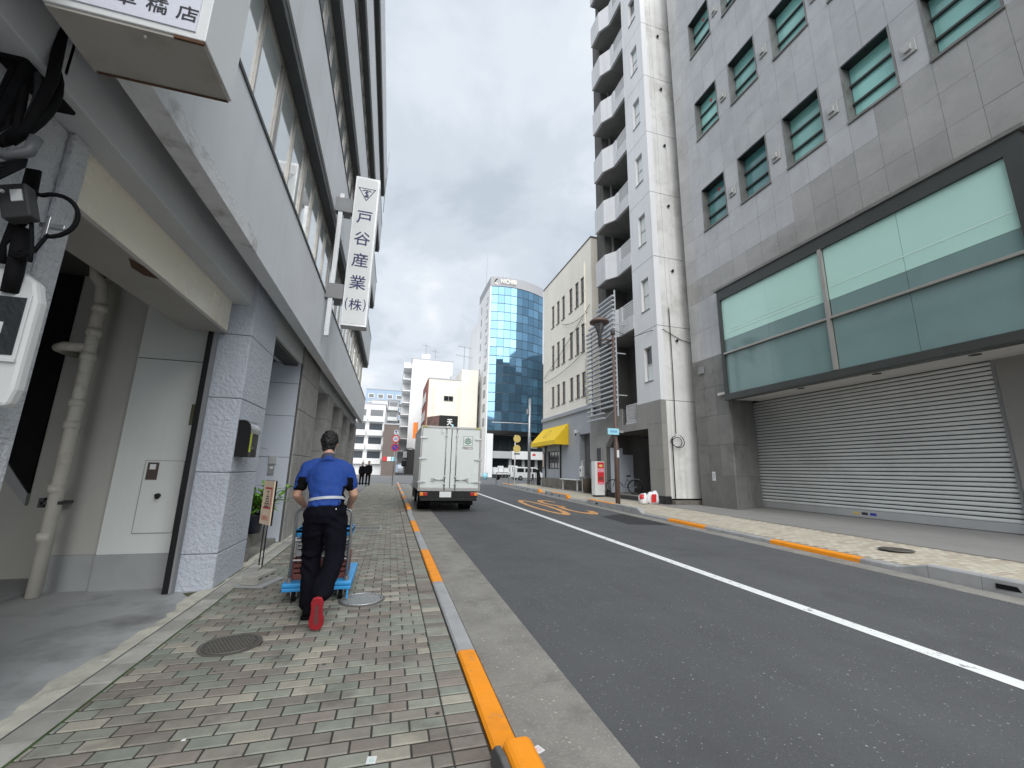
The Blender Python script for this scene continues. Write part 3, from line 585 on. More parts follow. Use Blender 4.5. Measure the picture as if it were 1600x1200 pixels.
MB().add([(-2.14,3.75,2.9985),(-2.105,3.9,2.9985),(-2.11,4.15,2.9985),(-2.2,4.1,2.9985),(-2.22,3.95,2.9985)], [(0,1,2,3,4)]).build('rust_hole', 'rust', ob)
r_ = box('shutter_rail', 'black_metal', ob, -2.29, -2.23, 5.70, 5.785, 0.0, 3.0); box('rail_edge', 'mid_grey', r_, -2.229, -2.205, 5.70, 5.79, 0.0, 3.0)
p_ = box('access_panel', 'wall_inner_light', ob, -2.80, -2.41, 5.985, 5.9995, 0.60, 1.42, bevel=0.003)
box('panel_rim', 'mid_grey', p_, -2.806, -2.404, 5.989, 5.9985, 0.594, 1.426)
box('panel_plate', 'brown_frame', p_, -2.77, -2.66, 5.976, 5.984, 1.20, 1.40); box('plate_label', 'white_paint', p_, -2.745, -2.685, 5.972, 5.9755, 1.32, 1.38)
MB().tube([(-2.61,5.984,1.02),(-2.61,5.955,1.02),(-2.605,5.945,0.985)], [0.026, 0.03, 0.015], 10).build('panel_knob', 'black_metal', p_, smooth=True)
box('wall_plate', mat('olive_plate', (0.09,0.085,0.02), 0.4, 0.1), ob, -2.44, -2.38, 5.985, 5.9985, 1.86, 2.12)
dp = MB().tube([(-3.63,5.84,3.75),(-3.60,5.84,3.58),(-3.52,5.84,3.48),(-3.50,5.84,3.3),(-3.49,5.84,2.0),(-3.475,5.84,0.0)], 0.062, 14).build('drain_pipe', 'pipe', ob, smooth=True)
for z in (3.15, 2.85, 2.55, 2.0, 1.75, 1.05, 0.55): MB().tube([(-3.495,5.84,z),(-3.495,5.84,z+0.09)], 0.073, 14).build('pipe_collar', 'pipe', dp, smooth=True)
MB().tube([(-3.49,5.84,2.7),(-3.75,5.86,2.7),(-3.86,5.95,2.7),(-3.88,6.3,2.7)], 0.055, 12).build('pipe_branch', 'pipe', dp, smooth=True)
MB().box(-3.58, -3.41, 5.80, 6.0, 0.93, 0.965).box(-3.60, -3.56, 5.8, 6.02, 0.9, 1.0).build('pipe_bracket', 'dark_grey', dp)
# entrance recess between the pillars
box('entrance_step', 'concrete', ob, -3.2, -2.13, 6.86, 8.995, -0.02, 0.30, bevel=0.01); box('entrance_kerb', 'concrete', ob, -2.128, -1.95, 6.87, 11.0, -0.02, 0.075, bevel=0.01)
box('entrance_wall', 'stucco', ob, -3.3, -3.1, 6.6, 8.98, 0.3, 3.9)
ew = box('entrance_side_wall', 'joint', ob, -3.1, -1.87, 8.965, 8.999, 0.0, 3.42)
for a, b in zip([0.0, 0.75, 1.55, 2.35, 3.0, 3.42], [0.75, 1.55, 2.35, 3.0, 3.42, 3.42]):
    if b > a: piece('wall_panel', 'stucco_flat' if 'stucco_flat' in M else M.setdefault('stucco_flat', mat('stucco_flat', (0.54,0.58,0.65), 0.7, 0.06, 1.0)) and 'stucco_flat', ew, -3.1, -1.90, 8.95, 8.964, a+0.004, b-0.004, 0.003)
ic = box('intercom', 'alu_light', ob, -2.24, -2.10, 8.915, 8.949, 1.42, 1.58, bevel=0.005); box('intercom_panel', 'mid_grey', ic, -2.23, -2.13, 8.925, 8.948, 1.22, 1.40); box('intercom_label', 'white_paint', ic, -2.20, -2.15, 8.921, 8.9245, 1.33, 1.37)
MB().tube([(-2.09,8.949,1.08),(-2.09,8.90,1.08)], [0.028, 0.032], 12).build('door_knob', 'brown_frame', ob, smooth=True)
box('recess_lintel_rail', 'dark_grey', ob, -2.2, -1.95, 6.86, 8.94, 3.36, 3.419)
for a, b in ((10.9, 12.6), (13.7, 15.4), (16.4, 18.2), (19.2, 21.5)):
    sf = box('shop_front', 'dark_grey', ob, -3.0, -2.7, a, b, 0, 3.42); piece('pane', 'pane_dark', sf, -2.699, -2.68, a+0.1, b-0.1, 0.3, 2.7); piece('door_rail', 'alu', sf, -2.679, -2.65, a+0.1, b-0.1, 1.0, 1.06)
box('wall_pipe', 'pipe', ob, -1.93, -1.88, 6.86, 6.91, 0.03, 2.6, bevel=0.02)
mb = MB()
for y in (21.9, 22.3): mb.tube([(-1.50,y,17.4-(22.3-y)*5),(-1.50,y,19.6-(22.3-y)*5)], 0.02, 6)
mb.build('roof_rod', 'steel', ob)

# ---- hanging sign at the top left edge
sg = thing('hanging_sign', 'white box sign with black brush lettering hanging at the top left corner', 'sign', (-1.35, 2.15, 3.4))
box('sign_case', 'sign_white', sg, -1.665, -1.03, 1.99, 2.345, 3.42, 4.9, bevel=0.004); box('sign_underside', 'sign_bottom', sg, -1.655, -1.04, 2.0, 2.335, 3.405, 3.4195)
box('rust_strip', 'rust', sg, -1.16, -1.035, 1.992, 2.004, 3.402, 3.418); box('rust_strip', 'rust', sg, -1.64, -1.04, 2.322, 2.334, 3.399, 3.404)
box('face_panel', 'sign_lilac', sg, -1.615, -1.075, 1.983, 1.9895, 3.455, 4.85)
MB().tube([(-1.29,2.03,3.404),(-1.29,2.03,3.394)], 0.006, 8).build('screw', 'white_paint', sg)
for ch_, x in (('浅', -1.49), ('草', -1.368), ('橋', -1.243), ('店', -1.12)): lettering('character', 'ink', sg, [(ch_, x, 0, 0.088, 0.088, 0.008)], (0, 1.9805, 3.545), (1,0,0), (0,0,1))
# ---- vertical company sign
vs_ = thing('company_sign', 'tall white vertical sign with navy characters bracketed to the office building', 'sign', (-1.0, 8.5, 4.2))
sx0, sx1, sy, sz0, sz1 = -1.20, -0.70, 8.5, 4.18, 7.60
box('sign_case', 'alu_light', vs_, sx0, sx1, sy, sy+0.26, sz0, sz1, bevel=0.008); box('face_panel', 'sign_white', vs_, sx0+0.035, sx1-0.035, sy-0.006, sy-0.0005, sz0+0.05, sz1-0.05)
box('side_panel', 'sign_white', vs_, sx1+0.0005, sx1+0.004, sy+0.03, sy+0.23, sz0+0.04, sz1-0.04)
box('wall_post', 'alu_light', vs_, -1.49, -1.40, sy+0.06, sy+0.15, 3.95, 7.15, bevel=0.006)
for z in (4.75, 6.72):
    b_ = box('bracket', 'mid_grey', vs_, -1.545, sx0-0.002, sy+0.045, sy+0.2, z, z+0.32); box('bracket_hollow', 'black_metal', b_, -1.37, sx0-0.03, sy+0.04, sy+0.0445, z-0.16, z-0.005)
cx_ = (sx0+sx1)/2; H_ = sz1-sz0; zt = lambda f: sz1-f*H_
mb = MB(); yf = sy-0.009
mb_t = strokes(MB(), (cx_, yf, zt(0.115)), (1,0,0), (0,0,1), [[(-0.17,0.115),(0.17,0.115),(0,-0.17),(-0.17,0.115)]], 0.016)
mb_t.build('emblem_triangle', 'navy', vs_)
lettering('emblem_letters', 'navy', vs_, [('S', 0, -0.0, 0.085, 0.115, 0.01)], (cx_, yf-0.001, zt(0.12)), (1,0,0), (0,0,1))
strokes(MB(), (cx_, yf-0.0015, zt(0.115)), (1,0,0), (0,0,1), [[(-0.085,0.052),(-0.05,0.07),(0.05,0.07),(0.085,0.052)], [(0,0.07),(0,-0.085)], [(-0.03,-0.085),(0.03,-0.085)]], 0.022).build('emblem_letter', 'navy', vs_)
for ch_, u, f_, wd, ht, bo in (('戸', 0, 0.285, 0.31, 0.30, 0.010), ('谷', 0, 0.43, 0.32, 0.31, 0.009), ('産', 0, 0.575, 0.32, 0.32, 0.009), ('業', 0, 0.722, 0.32, 0.31, 0.009), ('(', -0.175, 0.865, 0.05, 0.27, 0.006), ('株', 0, 0.865, 0.25, 0.25, 0.008), (')', 0.175, 0.865, 0.05, 0.27, 0.006)):
    lettering('character', 'navy', vs_, [(ch_, u, zt(f_), wd, ht, bo)], (cx_, yf, 0), (1,0,0), (0,0,1))
# ---- post box on the pillar
pb = thing('post_box', 'black metal post box with a rounded lid and a lime strip on the stucco pillar', 'post box', (-1.68, 5.86, 1.5))
def arch(r_, a0, a1): return [(5.985+r_[0]*math.cos(R(a)), 1.80+r_[1]*math.sin(R(a))) for a in range(a0, a1, 15 if a1 > a0 else -15)]
MB().prism([(-1.848,1.49),(-1.70,1.49),(-1.70,1.80)]+[(-1.775+0.075*math.cos(R(a)), 1.80+0.13*math.sin(R(a))) for a in range(0, 91, 15)]+[(-1.848,1.93)], 'y', 5.82, 6.15).build('case', 'black_metal', pb, bevel=0.005)
MB().prism([(-1.692,1.78),(-1.692,1.80)]+[(-1.775+0.086*math.cos(R(a)), 1.80+0.141*math.sin(R(a))) for a in range(0, 91, 15)]+[(-1.846,1.941),(-1.846,1.932)]+[(-1.775+0.078*math.cos(R(a)), 1.80+0.133*math.sin(R(a))) for a in range(90, -1, -15)]+[(-1.698,1.78)], 'y', 5.80, 6.17).build('lid', mat('lid_metal', (0.22,0.23,0.24), 0.25, 0.1, metal=0.6), pb)
box('lime_strip', 'lime', pb, -1.6995, -1.697, 5.835, 5.885, 1.55, 1.79)
lettering('strip_text', 'ink', pb, [('POST', 0, 0, 0.17, 0.03, 0.0)], (-1.6965, 5.86, 1.67), (0,0,-1), (0,1,0))
MB().tube([(-1.70,5.95,1.60),(-1.69,5.95,1.60)], 0.012, 10).build('keyhole', 'steel', pb)
# ---- meter box, dark drum, junction box and cables on the near pillar
mbx = thing('meter_box', 'pale grey electricity meter box with a dark window at the left edge', 'meter box', (-1.95, 2.6, 1.65))
mb = MB(); mb.prism([(-2.12,1.66),(-1.88,1.66),(-1.86,1.75),(-1.86,2.22),(-1.89,2.33),(-1.96,2.38),(-2.12,2.40)][::-1], 'y', 2.665, 2.74); mb.build('case', 'white_paint', mbx, bevel=0.02)
wn = box('window', 'sign_white', mbx, -2.06, -1.885, 2.655, 2.6645, 1.90, 2.25, bevel=0.003); box('pane', 'pane_dark', wn, -2.045, -1.9, 2.651, 2.6545, 1.92, 2.23); box('window_sill', 'sign_white', wn, -2.065, -1.88, 2.645, 2.6545, 1.885, 1.899); box('dial', 'white_paint', wn, -2.0, -1.965, 2.6485, 2.6505, 2.03, 2.09)
dr = thing('cable_cluster', 'tangle of black cables and cabinets fixed high on the rough pillar', 'cables', (-2.0, 2.5, 3.0))
box('cabinet', 'black_rubber', dr, -2.10, -1.955, 2.36, 2.72, 3.40, 4.8, bevel=0.015); box('cabinet', 'black_metal', dr, -2.75, -2.11, 2.30, 2.74, 3.2, 4.9, bevel=0.02)
box('cabinet_door', 'black_rubber', dr, -2.70, -2.15, 2.288, 2.299, 3.3, 4.4); box('hanger_plate', 'dark_grey', dr, -1.98, -1.90, 2.50, 2.52, 3.5, 3.74)
for k in range(9):
    x = -2.24+0.038*k; zb_ = 2.94+0.02*(k % 3); bow = 0.035*math.sin(k*1.7)
    MB().tube([(x-0.06,2.44,4.4),(x+bow,2.43-0.01*(k % 2),3.7),(x+0.035+bow*1.5,2.42-0.015*(k % 3),3.35),(x+0.01,2.43,3.05),(x-0.05,2.44,zb_)], 0.013+0.006*(k % 3), 8).build('hose', 'black_rubber', dr, smooth=True)
MB().tube([(-2.12+0.245*math.cos(R(a)), 2.46+0.02*math.sin(R(a*2)), 3.28+0.34*math.sin(R(a))) for a in range(-110, 131, 12)], 0.024, 10).build('coil', 'black_rubber', dr, smooth=True)
MB().tube([(-2.12+0.19*math.cos(R(a)), 2.44, 3.24+0.28*math.sin(R(a))) for a in range(-120, 141, 12)], 0.018, 8).build('coil', 'dark_grey', dr, smooth=True)
MB().tube([(-2.3,2.41,2.95),(-2.08,2.40,2.92),(-1.95,2.41,2.88),(-1.885,2.42,2.93),(-1.88,2.43,3.02)], 0.027, 10).build('duct', mat('duct_grey', (0.13,0.135,0.145), 0.5, 0.1), dr, smooth=True)
for k in range(5): MB().tube([(-2.3,2.40+0.01*k,2.86-0.028*k),(-2.08,2.38,2.82-0.03*k),(-1.95,2.39,2.82-0.022*k),(-1.90,2.44,2.9-0.01*k)], 0.008, 6).build('cable', 'black_rubber', dr, smooth=True)
box('glare_cover', 'sign_white', dr, -2.19, -2.15, 2.27, 2.286, 3.55, 3.75, bevel=0.01)
for k in range(4): MB().tube([(-2.02+0.015*k,2.62,2.95),(-2.0+0.02*k,2.6,2.75-0.03*k),(-2.03,2.62,2.5),(-2.06+0.012*k,2.64,2.40)], 0.012, 7).build('hose', 'black_rubber', dr, smooth=True)
jb = thing('junction_box', 'small tilted dark grey junction box on the rough pillar', 'junction box', (-1.96, 2.55, 2.6))
o = MB().box(-0.06, 0.06, -0.04, 0.03, -0.095, 0.095).build('case', 'dark_grey', jb, bevel=0.01, off=(0,0,0)); o.location = (0,0,0.1); o.rotation_euler = (0, R(-18), 0)
box('label', 'white_paint', o, -0.015+0, 0.045, -0.046, -0.041, 0.0, 0.05) if False else None
q = MB().box(-0.005, 0.04, -0.047, -0.0405, -0.01, 0.055).build('label_plate', 'sign_white', o, off=(0,0,0)); q2 = MB().tube([(-0.035,-0.0405,0.05),(-0.035,-0.05,0.05)], 0.009, 8).build('indicator', 'white_paint', o, off=(0,0,0))
cl = thing('cable_loop', 'black cable looped through a metal clamp beside the junction box', 'cable', (-1.85, 2.62, 2.6))
pts = [(-1.935+0.0,2.6,2.80)]+[(-1.86+0.115*math.cos(R(a)), 2.6, 2.69+0.125*math.sin(R(a))) for a in range(120, -95, -15)]
MB().tube(pts, 0.0115, 8).build('loop', 'black_rubber', cl, smooth=True)
MB().box(-1.90, -1.79, 2.60, 2.63, 2.62, 2.645).box(-1.87, -1.85, 2.59, 2.6, 2.55, 2.68).build('clamp', 'steel', cl, bevel=0.004)
MB().tube([(-1.93,2.58,2.68),(-1.90,2.57,2.58),(-1.875,2.57,2.46),(-1.87,2.57,2.40)], 0.009, 6).build('tail', 'black_rubber', cl, smooth=True)
for k in range(3): MB().tube([(-1.98+0.02*k,2.6,2.45),(-1.93,2.585,2.42+0.02*k),(-1.88,2.59,2.47),(-1.85,2.6,2.58)], 0.01, 6).build('strand', 'black_rubber', cl, smooth=True)
MB().tube([(-1.97,2.62,2.60),(-1.97,2.64,2.35),(-1.98,2.66,2.25)], 0.035, 8).build('wrapped_bundle', 'black_rubber', cl, smooth=True)

# ================================================================== GRANITE BUILDING
gb = thing('granite_building', 'grey granite clad building with square green windows above a wide roller shutter', 'building', (14, 8, 0.12))
GX = 12.55
box('core', 'joint', gb, 12.96, 20, -6, 14.8, 8.9, 30); box('core_lower', 'joint', gb, 14.95, 20, -6, 14.8, 0.1, 8.9)
box('corner_core', 'joint', gb, 12.60, 14.9, 14.02, 14.8, 0.1, 8.9)
WZ = [(11.9, 13.95), (16.55, 18.6), (21.2, 23.25), (25.85, 27.9)]
WY = [(13.49-2.025*k-1.35, 13.49-2.025*k) for k in range(6)]
zrows = [8.86, 9.87, 10.89, 11.9, 12.93, 13.95, 15.25, 16.55, 17.58, 18.6, 19.9, 21.2, 22.23, 23.25, 24.5, 25.85, 26.9, 27.9, 29.0]
ycuts = [14.85, 14.17]+[13.49-0.675*i for i in range(0, 18)]
M['granite_vent'] = mat('granite_vent', (0.42,0.42,0.41), 0.6, 0.06)
def in_window(ya, yb, za, zb):
    return any(ya >= a-0.01 and yb <= b+0.01 for a, b in WY) and any(za >= a-0.01 and zb <= b+0.01 for a, b in WZ)
for z0, z1 in zip(zrows, zrows[1:]):
    for b, a in zip(ycuts, ycuts[1:]):
        if in_window(a, b, z0, z1): continue
        d = rng.choice((0, 0, 0.002, 0.004))
        piece('granite_panel', 'granite_brown' if z0 < 9.5 or (z0 < 10.5 and b < 9.5)  or (z0 < 11.5 and b < 6.8) else 'granite', gb, GX+d, round(GX+0.1, 3), a+0.003, b-0.003, z0+0.003, z1-0.003)  # brown panels step up along the edge of the painted-in reflection
# windows
for k, (w0, w1) in enumerate(WY):
    for z0, z1 in WZ:
        f = piece('window', 'bronze', gb, GX+0.34, GX+0.40, w0+0.01, w1-0.01, z0+0.01, z1-0.01)
        piece('pane', 'mint_deep' if (k < 2 and z0 < 13) or rng.random() < 0.15 else 'mint_bright', f, GX+0.325, GX+0.339, w0+0.06, w1-0.06, z0+0.06, z1-0.06)  # bottom panes of two columns coloured deeper teal for a dark reflection
        for q in (0.34, 0.66): piece('transom', 'bronze', f, GX+0.24, GX+0.324, w0+0.05, w1-0.05, z0+(z1-z0)*q-0.03, z0+(z1-z0)*q+0.03)
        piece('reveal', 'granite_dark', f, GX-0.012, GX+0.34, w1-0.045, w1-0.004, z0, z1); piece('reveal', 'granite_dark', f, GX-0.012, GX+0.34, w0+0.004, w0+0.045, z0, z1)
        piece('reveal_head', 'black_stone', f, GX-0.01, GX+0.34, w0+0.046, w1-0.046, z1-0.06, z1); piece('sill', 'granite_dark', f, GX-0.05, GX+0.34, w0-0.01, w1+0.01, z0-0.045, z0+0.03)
        if k == 0 or (k == 1 and z0 > 18): MB().add([(GX+0.322,w0+0.55,z1-0.28),(GX+0.322,w0+0.75,z1-0.28),(GX+0.322,w0+0.65,z1-0.46)], [(0,1,2)]).build('entry_mark', 'red', f)
        v = piece('vent', 'granite_vent', gb, GX-0.05, GX-0.003, w0-0.48, w0-0.16, z0+0.62, z0+1.02)
        piece('vent_hood', 'granite_vent', v, GX-0.12, GX-0.051, w0-0.40, w0-0.24, z0+0.72, z0+0.9)
# pillar cladding beside the shutter
for z0, z1 in zip([0.12, 1.35, 2.55, 3.75, 4.95, 6.2, 7.5], [1.35, 2.55, 3.75, 4.95, 6.2, 7.5, 8.86]):
    for a, b in ((13.0, 13.62), (13.62, 14.25), (14.25, 14.85)):
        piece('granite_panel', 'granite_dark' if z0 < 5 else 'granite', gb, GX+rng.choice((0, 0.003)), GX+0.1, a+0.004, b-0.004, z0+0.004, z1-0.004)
for i, (z0, z1) in enumerate(zip([0.12, 1.35, 2.55, 3.75], [1.35, 2.55, 3.75, 4.6])):        # splayed jamb
    for t0, t1 in ((0, 0.5), (0.5, 0.92)):
        xa, ya, xb, yb = 12.66+2.2*t0, 13.0+0.95*t0, 12.66+2.2*t1-0.008, 13.0+0.95*t1-0.004
        MB().add([(xa,ya,z0+0.004),(xb,yb,z0+0.004),(xb,yb,z1-0.004),(xa,ya,z1-0.004),(xa,ya+0.05,z0+0.004),(xb,yb+0.05,z0+0.004),(xb,yb+0.05,z1-0.004),(xa,ya+0.05,z1-0.004)],
                 [(0,1,2,3),(4,7,6,5),(0,4,5,1),(3,2,6,7),(0,3,7,4),(1,5,6,2)]).build('jamb_panel', 'granite_dark', gb)
MB().prism([(12.64,13.06),(14.85,14.0),(14.85,14.1),(12.64,14.1)], 'z', 0.1, 4.6).build('jamb_core', 'joint', gb)
# glass fascia box
FX, FY0, FY1, FZ0, FZ1 = 12.28, 4.22, 12.86, 4.24, 8.72
box('fascia_back', 'inner_dark', gb, 12.5, 14.9, FY0-0.3, 13.0, 4.62, 8.84)
fa = MB().box(FX, 12.66, FY0, FY1, FZ0, FZ0+0.22).box(FX, 12.66, FY0, FY1, FZ1-0.42, FZ1).box(FX, 12.66, FY1-0.14, FY1, FZ0+0.221, FZ1-0.421).box(FX, 12.66, FY0, FY0+0.3, FZ0+0.221, FZ1-0.421).build('fascia_frame', 'bronze', gb)
box('fascia_cap', 'granite_dark', gb, FX-0.05, 12.66, FY0-0.1, FY1+0.12, FZ1+0.002, FZ1+0.1)
box('fascia_mullion', 'alu', gb, FX-0.03, FX+0.06, 8.56, 8.66, FZ0+0.222, FZ1-0.422); box('fascia_transom', 'alu', gb, FX-0.02, FX+0.06, FY0+0.301, 8.558, 6.02, 6.09); box('fascia_transom', 'alu', gb, FX-0.02, FX+0.06, 8.662, FY1-0.141, 6.02, 6.09)
for a, b in ((FY0+0.302, 6.6), (6.61, 8.555), (8.665, 10.7), (10.705, FY1-0.142)):
    piece('pane', 'teal_dark', gb, FX+0.08, FX+0.1, a, b, FZ0+0.222, 6.018); piece('pane', 'teal_dark', gb, FX+0.085, FX+0.105, a, b, 6.092, 6.62); piece('pane', 'mint', gb, FX+0.08, FX+0.1, a, b, 6.625, FZ1-0.422)
for a, b, z in ((4.6, 8.5, 7.02), (8.8, 12.6, 6.86), (9.0, 12.4, 6.98)): box('pale_strip', mat('pale_strip', (0.62,0.82,0.76), 0.3, 0.05), gb, FX+0.074, FX+0.0795, a, b, z, z+0.028)  # thin pale strips set just in front of the panes
box('canopy_soffit', mat('canopy_soffit', (0.6,0.585,0.56), 0.7, 0.06), gb, FX+0.15, 14.82, FY0-2, 13.4, 4.50, 4.60)
box('soffit_lip', 'bronze', gb, FX+0.01, FX+0.14, FY0, 12.9, FZ0-0.03, FZ0-0.002)
MB().add([(FX+0.15,2.2,FZ0+0.02),(14.7,2.2,4.44),(14.7,13.5,4.44),(FX+0.15,12.9,FZ0+0.02)], [(0,1,2,3)]).build('soffit_slope', MATS['canopy_soffit'], gb)
for y in (6.0, 8.1, 10.4):
    x = 13.1; z = FZ0+0.02+(x-FX-0.15)/(14.7-FX-0.15)*(4.42-FZ0)-0.006
    MB().tube([(x,y,z),(x,y,z-0.015)], 0.11, 18).build('downlight', 'dark_grey', gb)
# roller shutter: slats one by one
sh = thing('roller_shutter', 'wide closed pale grey roller shutter under the glass fascia', 'shutter', (14.8, 10, 0.12))
SY0, SY1 = 6.50, 14.03; pitch = 0.124; z = 0.37
me = None
n_sl = int((4.46-0.37)/pitch)+1
prof = [(0.01,0.0),(-0.022,0.006),(-0.034,0.025),(-0.036,0.055),(-0.030,0.080),(-0.014,0.094),(0.02,0.096),(0.02,0.0)]
mbs = MB().prism([(x, zz) for x, zz in [(14.8+a_, b_) for a_, b_ in prof]], 'y', SY0, SY1)
for i in range(n_sl):
    if me is None: o = mbs.build('slat', 'shutter', sh, off=(14.8, 10, 0.0)); me = o.data
    else: o = bpy.data.objects.new('slat', me); COL.objects.link(o); o.parent = sh
    o.location = (0, 0, z-0.12); z += pitch
box('bottom_bar', 'alu_light', sh, 14.75, 14.83, SY0, SY1, 0.135, 0.365, bevel=0.006); box('back_sheet', 'joint', sh, 14.83, 14.86, SY0, SY1, 0.37, 4.46)
for y, m_ in ((10.35, 'yellow_sign'), (10.1, 'dark_grey'), (9.85, 'sign_blue')): box('sticker', m_, sh, 14.746, 14.7495, y-0.09, y+0.09, 0.22, 0.30)
for y0, y1 in ((SY0-0.10, SY0-0.004), (SY1+0.004, SY1+0.07)): box('guide_rail', 'mid_grey', sh, 14.70, 14.86, y0, y1, 0.13, 4.46)
box('side_panel', mat('side_panel_grey', (0.27,0.265,0.255), 0.5, 0.08), gb, 14.66, 15, 2.0, SY0-0.11, 0.12, 4.5); box('side_plinth', 'black_stone', gb, 14.5, 14.655, 2.0, SY0-0.2, 0.12, 0.34)
nl = box('notice_paper', 'sign_white', gb, GX-0.005, GX-0.002, 13.98, 14.16, 1.15, 1.5); 
for i in range(6): piece('print_line', 'mid_grey', nl, GX-0.0065, GX-0.0055, 14.01, 14.13, 1.22+i*0.042, 1.235+i*0.042)
box('wall_box', 'mid_grey', gb, GX-0.1, GX-0.002, 14.15, 14.4, 5.6, 5.9, bevel=0.01)

# ================================================================== APARTMENT TOWER WITH BALCONIES
tw = thing('apartment_tower', 'tall pale grey apartment tower with wavy balconies and a weathered corner wall', 'building', (13, 18, 0.12))
TX, TY = 11.3, 15.5; J = [4.6+3.5*k for k in range(0, 10)]
# front wall built between openings: panel strip (Y 15.5..17.35), with real window holes
def wall_with_hole(y0, y1, z0, z1, hy0, hy1, hz0, hz1):
    mb = MB(); x0, x1 = TX, TX+0.25
    mb.box(x0, x1, y0, hy0, z0, z1); mb.box(x0, x1, hy1, y1, z0, z1); mb.box(x0, x1, hy0, hy1, z0, hz0); mb.box(x0, x1, hy0, hy1, hz1, z1)
    return mb
for k, j in enumerate(J[:-1]):
    wz0, wz1 = j+1.0, j+2.65
    p = wall_with_hole(TY, 17.35, j+0.012, j+3.488, 16.0, 16.6, wz0, wz1).build('front_wall_panel', 'tower', tw)
    f = MB().box(TX+0.14, TX+0.18, 16.001, 16.05, wz0, wz1).box(TX+0.14, TX+0.18, 16.55, 16.599, wz0, wz1).box(TX+0.14, TX+0.18, 16.05, 16.55, wz0, wz0+0.05).box(TX+0.14, TX+0.18, 16.05, 16.55, wz1-0.05, wz1).box(TX+0.13, TX+0.18, 16.05, 16.55, (wz0+wz1)/2-0.03, (wz0+wz1)/2+0.03).build('window', 'alu', tw)
    piece('pane', 'pane' , f, TX+0.15, TX+0.165, 16.05, 16.55, wz0+0.05, (wz0+wz1)/2-0.03); piece('pane', 'pane_dark' if k in (0, 6) else 'pane', f, TX+0.15, TX+0.165, 16.05, 16.55, (wz0+wz1)/2+0.03, wz1-0.05)
    piece('sill', 'mid_grey', f, TX-0.04, TX+0.14, 15.96, 16.64, wz0-0.03, wz0-0.001)
    box('joint_line', 'joint', tw, TX+0.015, TX+0.2, TY+0.02, 17.34, j-0.011, j+0.011)
    # weathered side wall facing the camera, in two widths
    box('side_wall_panel', 'tower_side', tw, TX+0.3, TX+0.62, TY+0.006, TY+0.3, j+0.013, j+3.487); box('side_wall_panel', 'tower_side', tw, TX+0.632, 13.6, TY+0.002, TY+0.3, j+0.013, j+3.487)
    box('corner_strip', 'tower', tw, TX+0.004, TX+0.298, TY-0.003, TY+0.004, j+0.014, j+3.486)
    if k < 8:
        v = MB().tube([(12.3,TY+0.002,j+2.85),(12.3,TY-0.05,j+2.85)], 0.085, 16).build('vent_hood', 'steel', tw, smooth=True); MB().tube([(12.3,TY-0.051,j+2.84),(12.3,TY-0.08,j+2.80)], [0.075, 0.05], 14).build('vent_mouth', 'black_metal', v, smooth=True)
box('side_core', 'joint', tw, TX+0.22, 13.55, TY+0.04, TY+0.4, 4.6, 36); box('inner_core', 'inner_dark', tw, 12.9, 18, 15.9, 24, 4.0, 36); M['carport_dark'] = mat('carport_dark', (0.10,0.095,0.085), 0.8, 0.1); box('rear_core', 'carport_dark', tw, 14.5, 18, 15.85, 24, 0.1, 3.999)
box('lower_side_wall', 'tower_side', tw, TX+0.19, 13.6, TY+0.002, TY+0.3, 0.35, 4.588); box('side_footing', 'stone_base', tw, TX+0.2, 13.5, TY-0.35, TY+0.3, 0.1, 0.28, bevel=0.02)
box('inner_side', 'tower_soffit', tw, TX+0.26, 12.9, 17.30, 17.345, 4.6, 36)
# balconies: parapet with an S-bend in plan, solid below a lattice railing, slab as soffit
def bay(y):                                        # outer face X along Y
    t = max(0, min(1, (y-18.75)/0.6)); return TX-0.02-0.40*t
YE = 20.45; YS = [18.75, 19.35, YE]
for k, j in enumerate(J[:-1]):
    zb, zt_ = j+0.45, j+2.0
    if k == 0: zb, zt_ = 3.76, 4.72
    ya = 18.42; seq = [ya]+[y for y in YS if y > ya]
    out = [(bay(y), y) for y in seq]; inn = [(bay(y)+0.14, y) for y in seq[::-1]]
    if k > 0: MB().prism(out+inn, 'z', zb, zt_).build('balcony_parapet', 'parapet', tw)
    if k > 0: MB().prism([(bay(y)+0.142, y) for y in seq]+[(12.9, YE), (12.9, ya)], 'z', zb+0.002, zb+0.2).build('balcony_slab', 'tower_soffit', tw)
    if k > 0: MB().box(bay(YE)+0.141, 12.9, YE-0.14, YE, zb+0.201, zt_-0.001).build('balcony_end', 'tower', tw)
    rp = box('railing_parapet', 'parapet', tw, TX-0.02, TX+0.12, 17.352, 18.418, zb, zt_-0.85)
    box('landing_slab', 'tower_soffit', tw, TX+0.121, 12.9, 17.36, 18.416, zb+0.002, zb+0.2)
    mb = MB(); za, zc_ = zt_-0.82, zt_+0.02
    mb.box(TX+0.02, TX+0.06, 17.38, 18.40, za, za+0.05); mb.box(TX+0.02, TX+0.06, 17.38, 18.40, zc_-0.05, zc_); mb.box(TX+0.02, TX+0.06, 17.38, 17.42, za+0.05, zc_-0.05); mb.box(TX+0.02, TX+0.06, 18.36, 18.40, za+0.05, zc_-0.05)
    for i in range(1, 10): mb.box(TX+0.025, TX+0.05, 17.42+0.094*i-0.012, 17.42+0.094*i+0.012, za+0.05, zc_-0.05)
    for i in range(1, 7): mb.box(TX+0.03, TX+0.055, 17.42, 18.36, za+0.05+0.105*i-0.012, za+0.05+0.105*i+0.012)
    mb.build('lattice_railing', 'railing', rp)
box('far_pillar', 'inner_dark', tw, TX+0.2, 12.9, YE+0.002, YE+0.4, 4.6, 36); box('roof_drain', 'tower_soffit', tw, 11.9, 12.0, 20.2, 20.3, 11, 36)
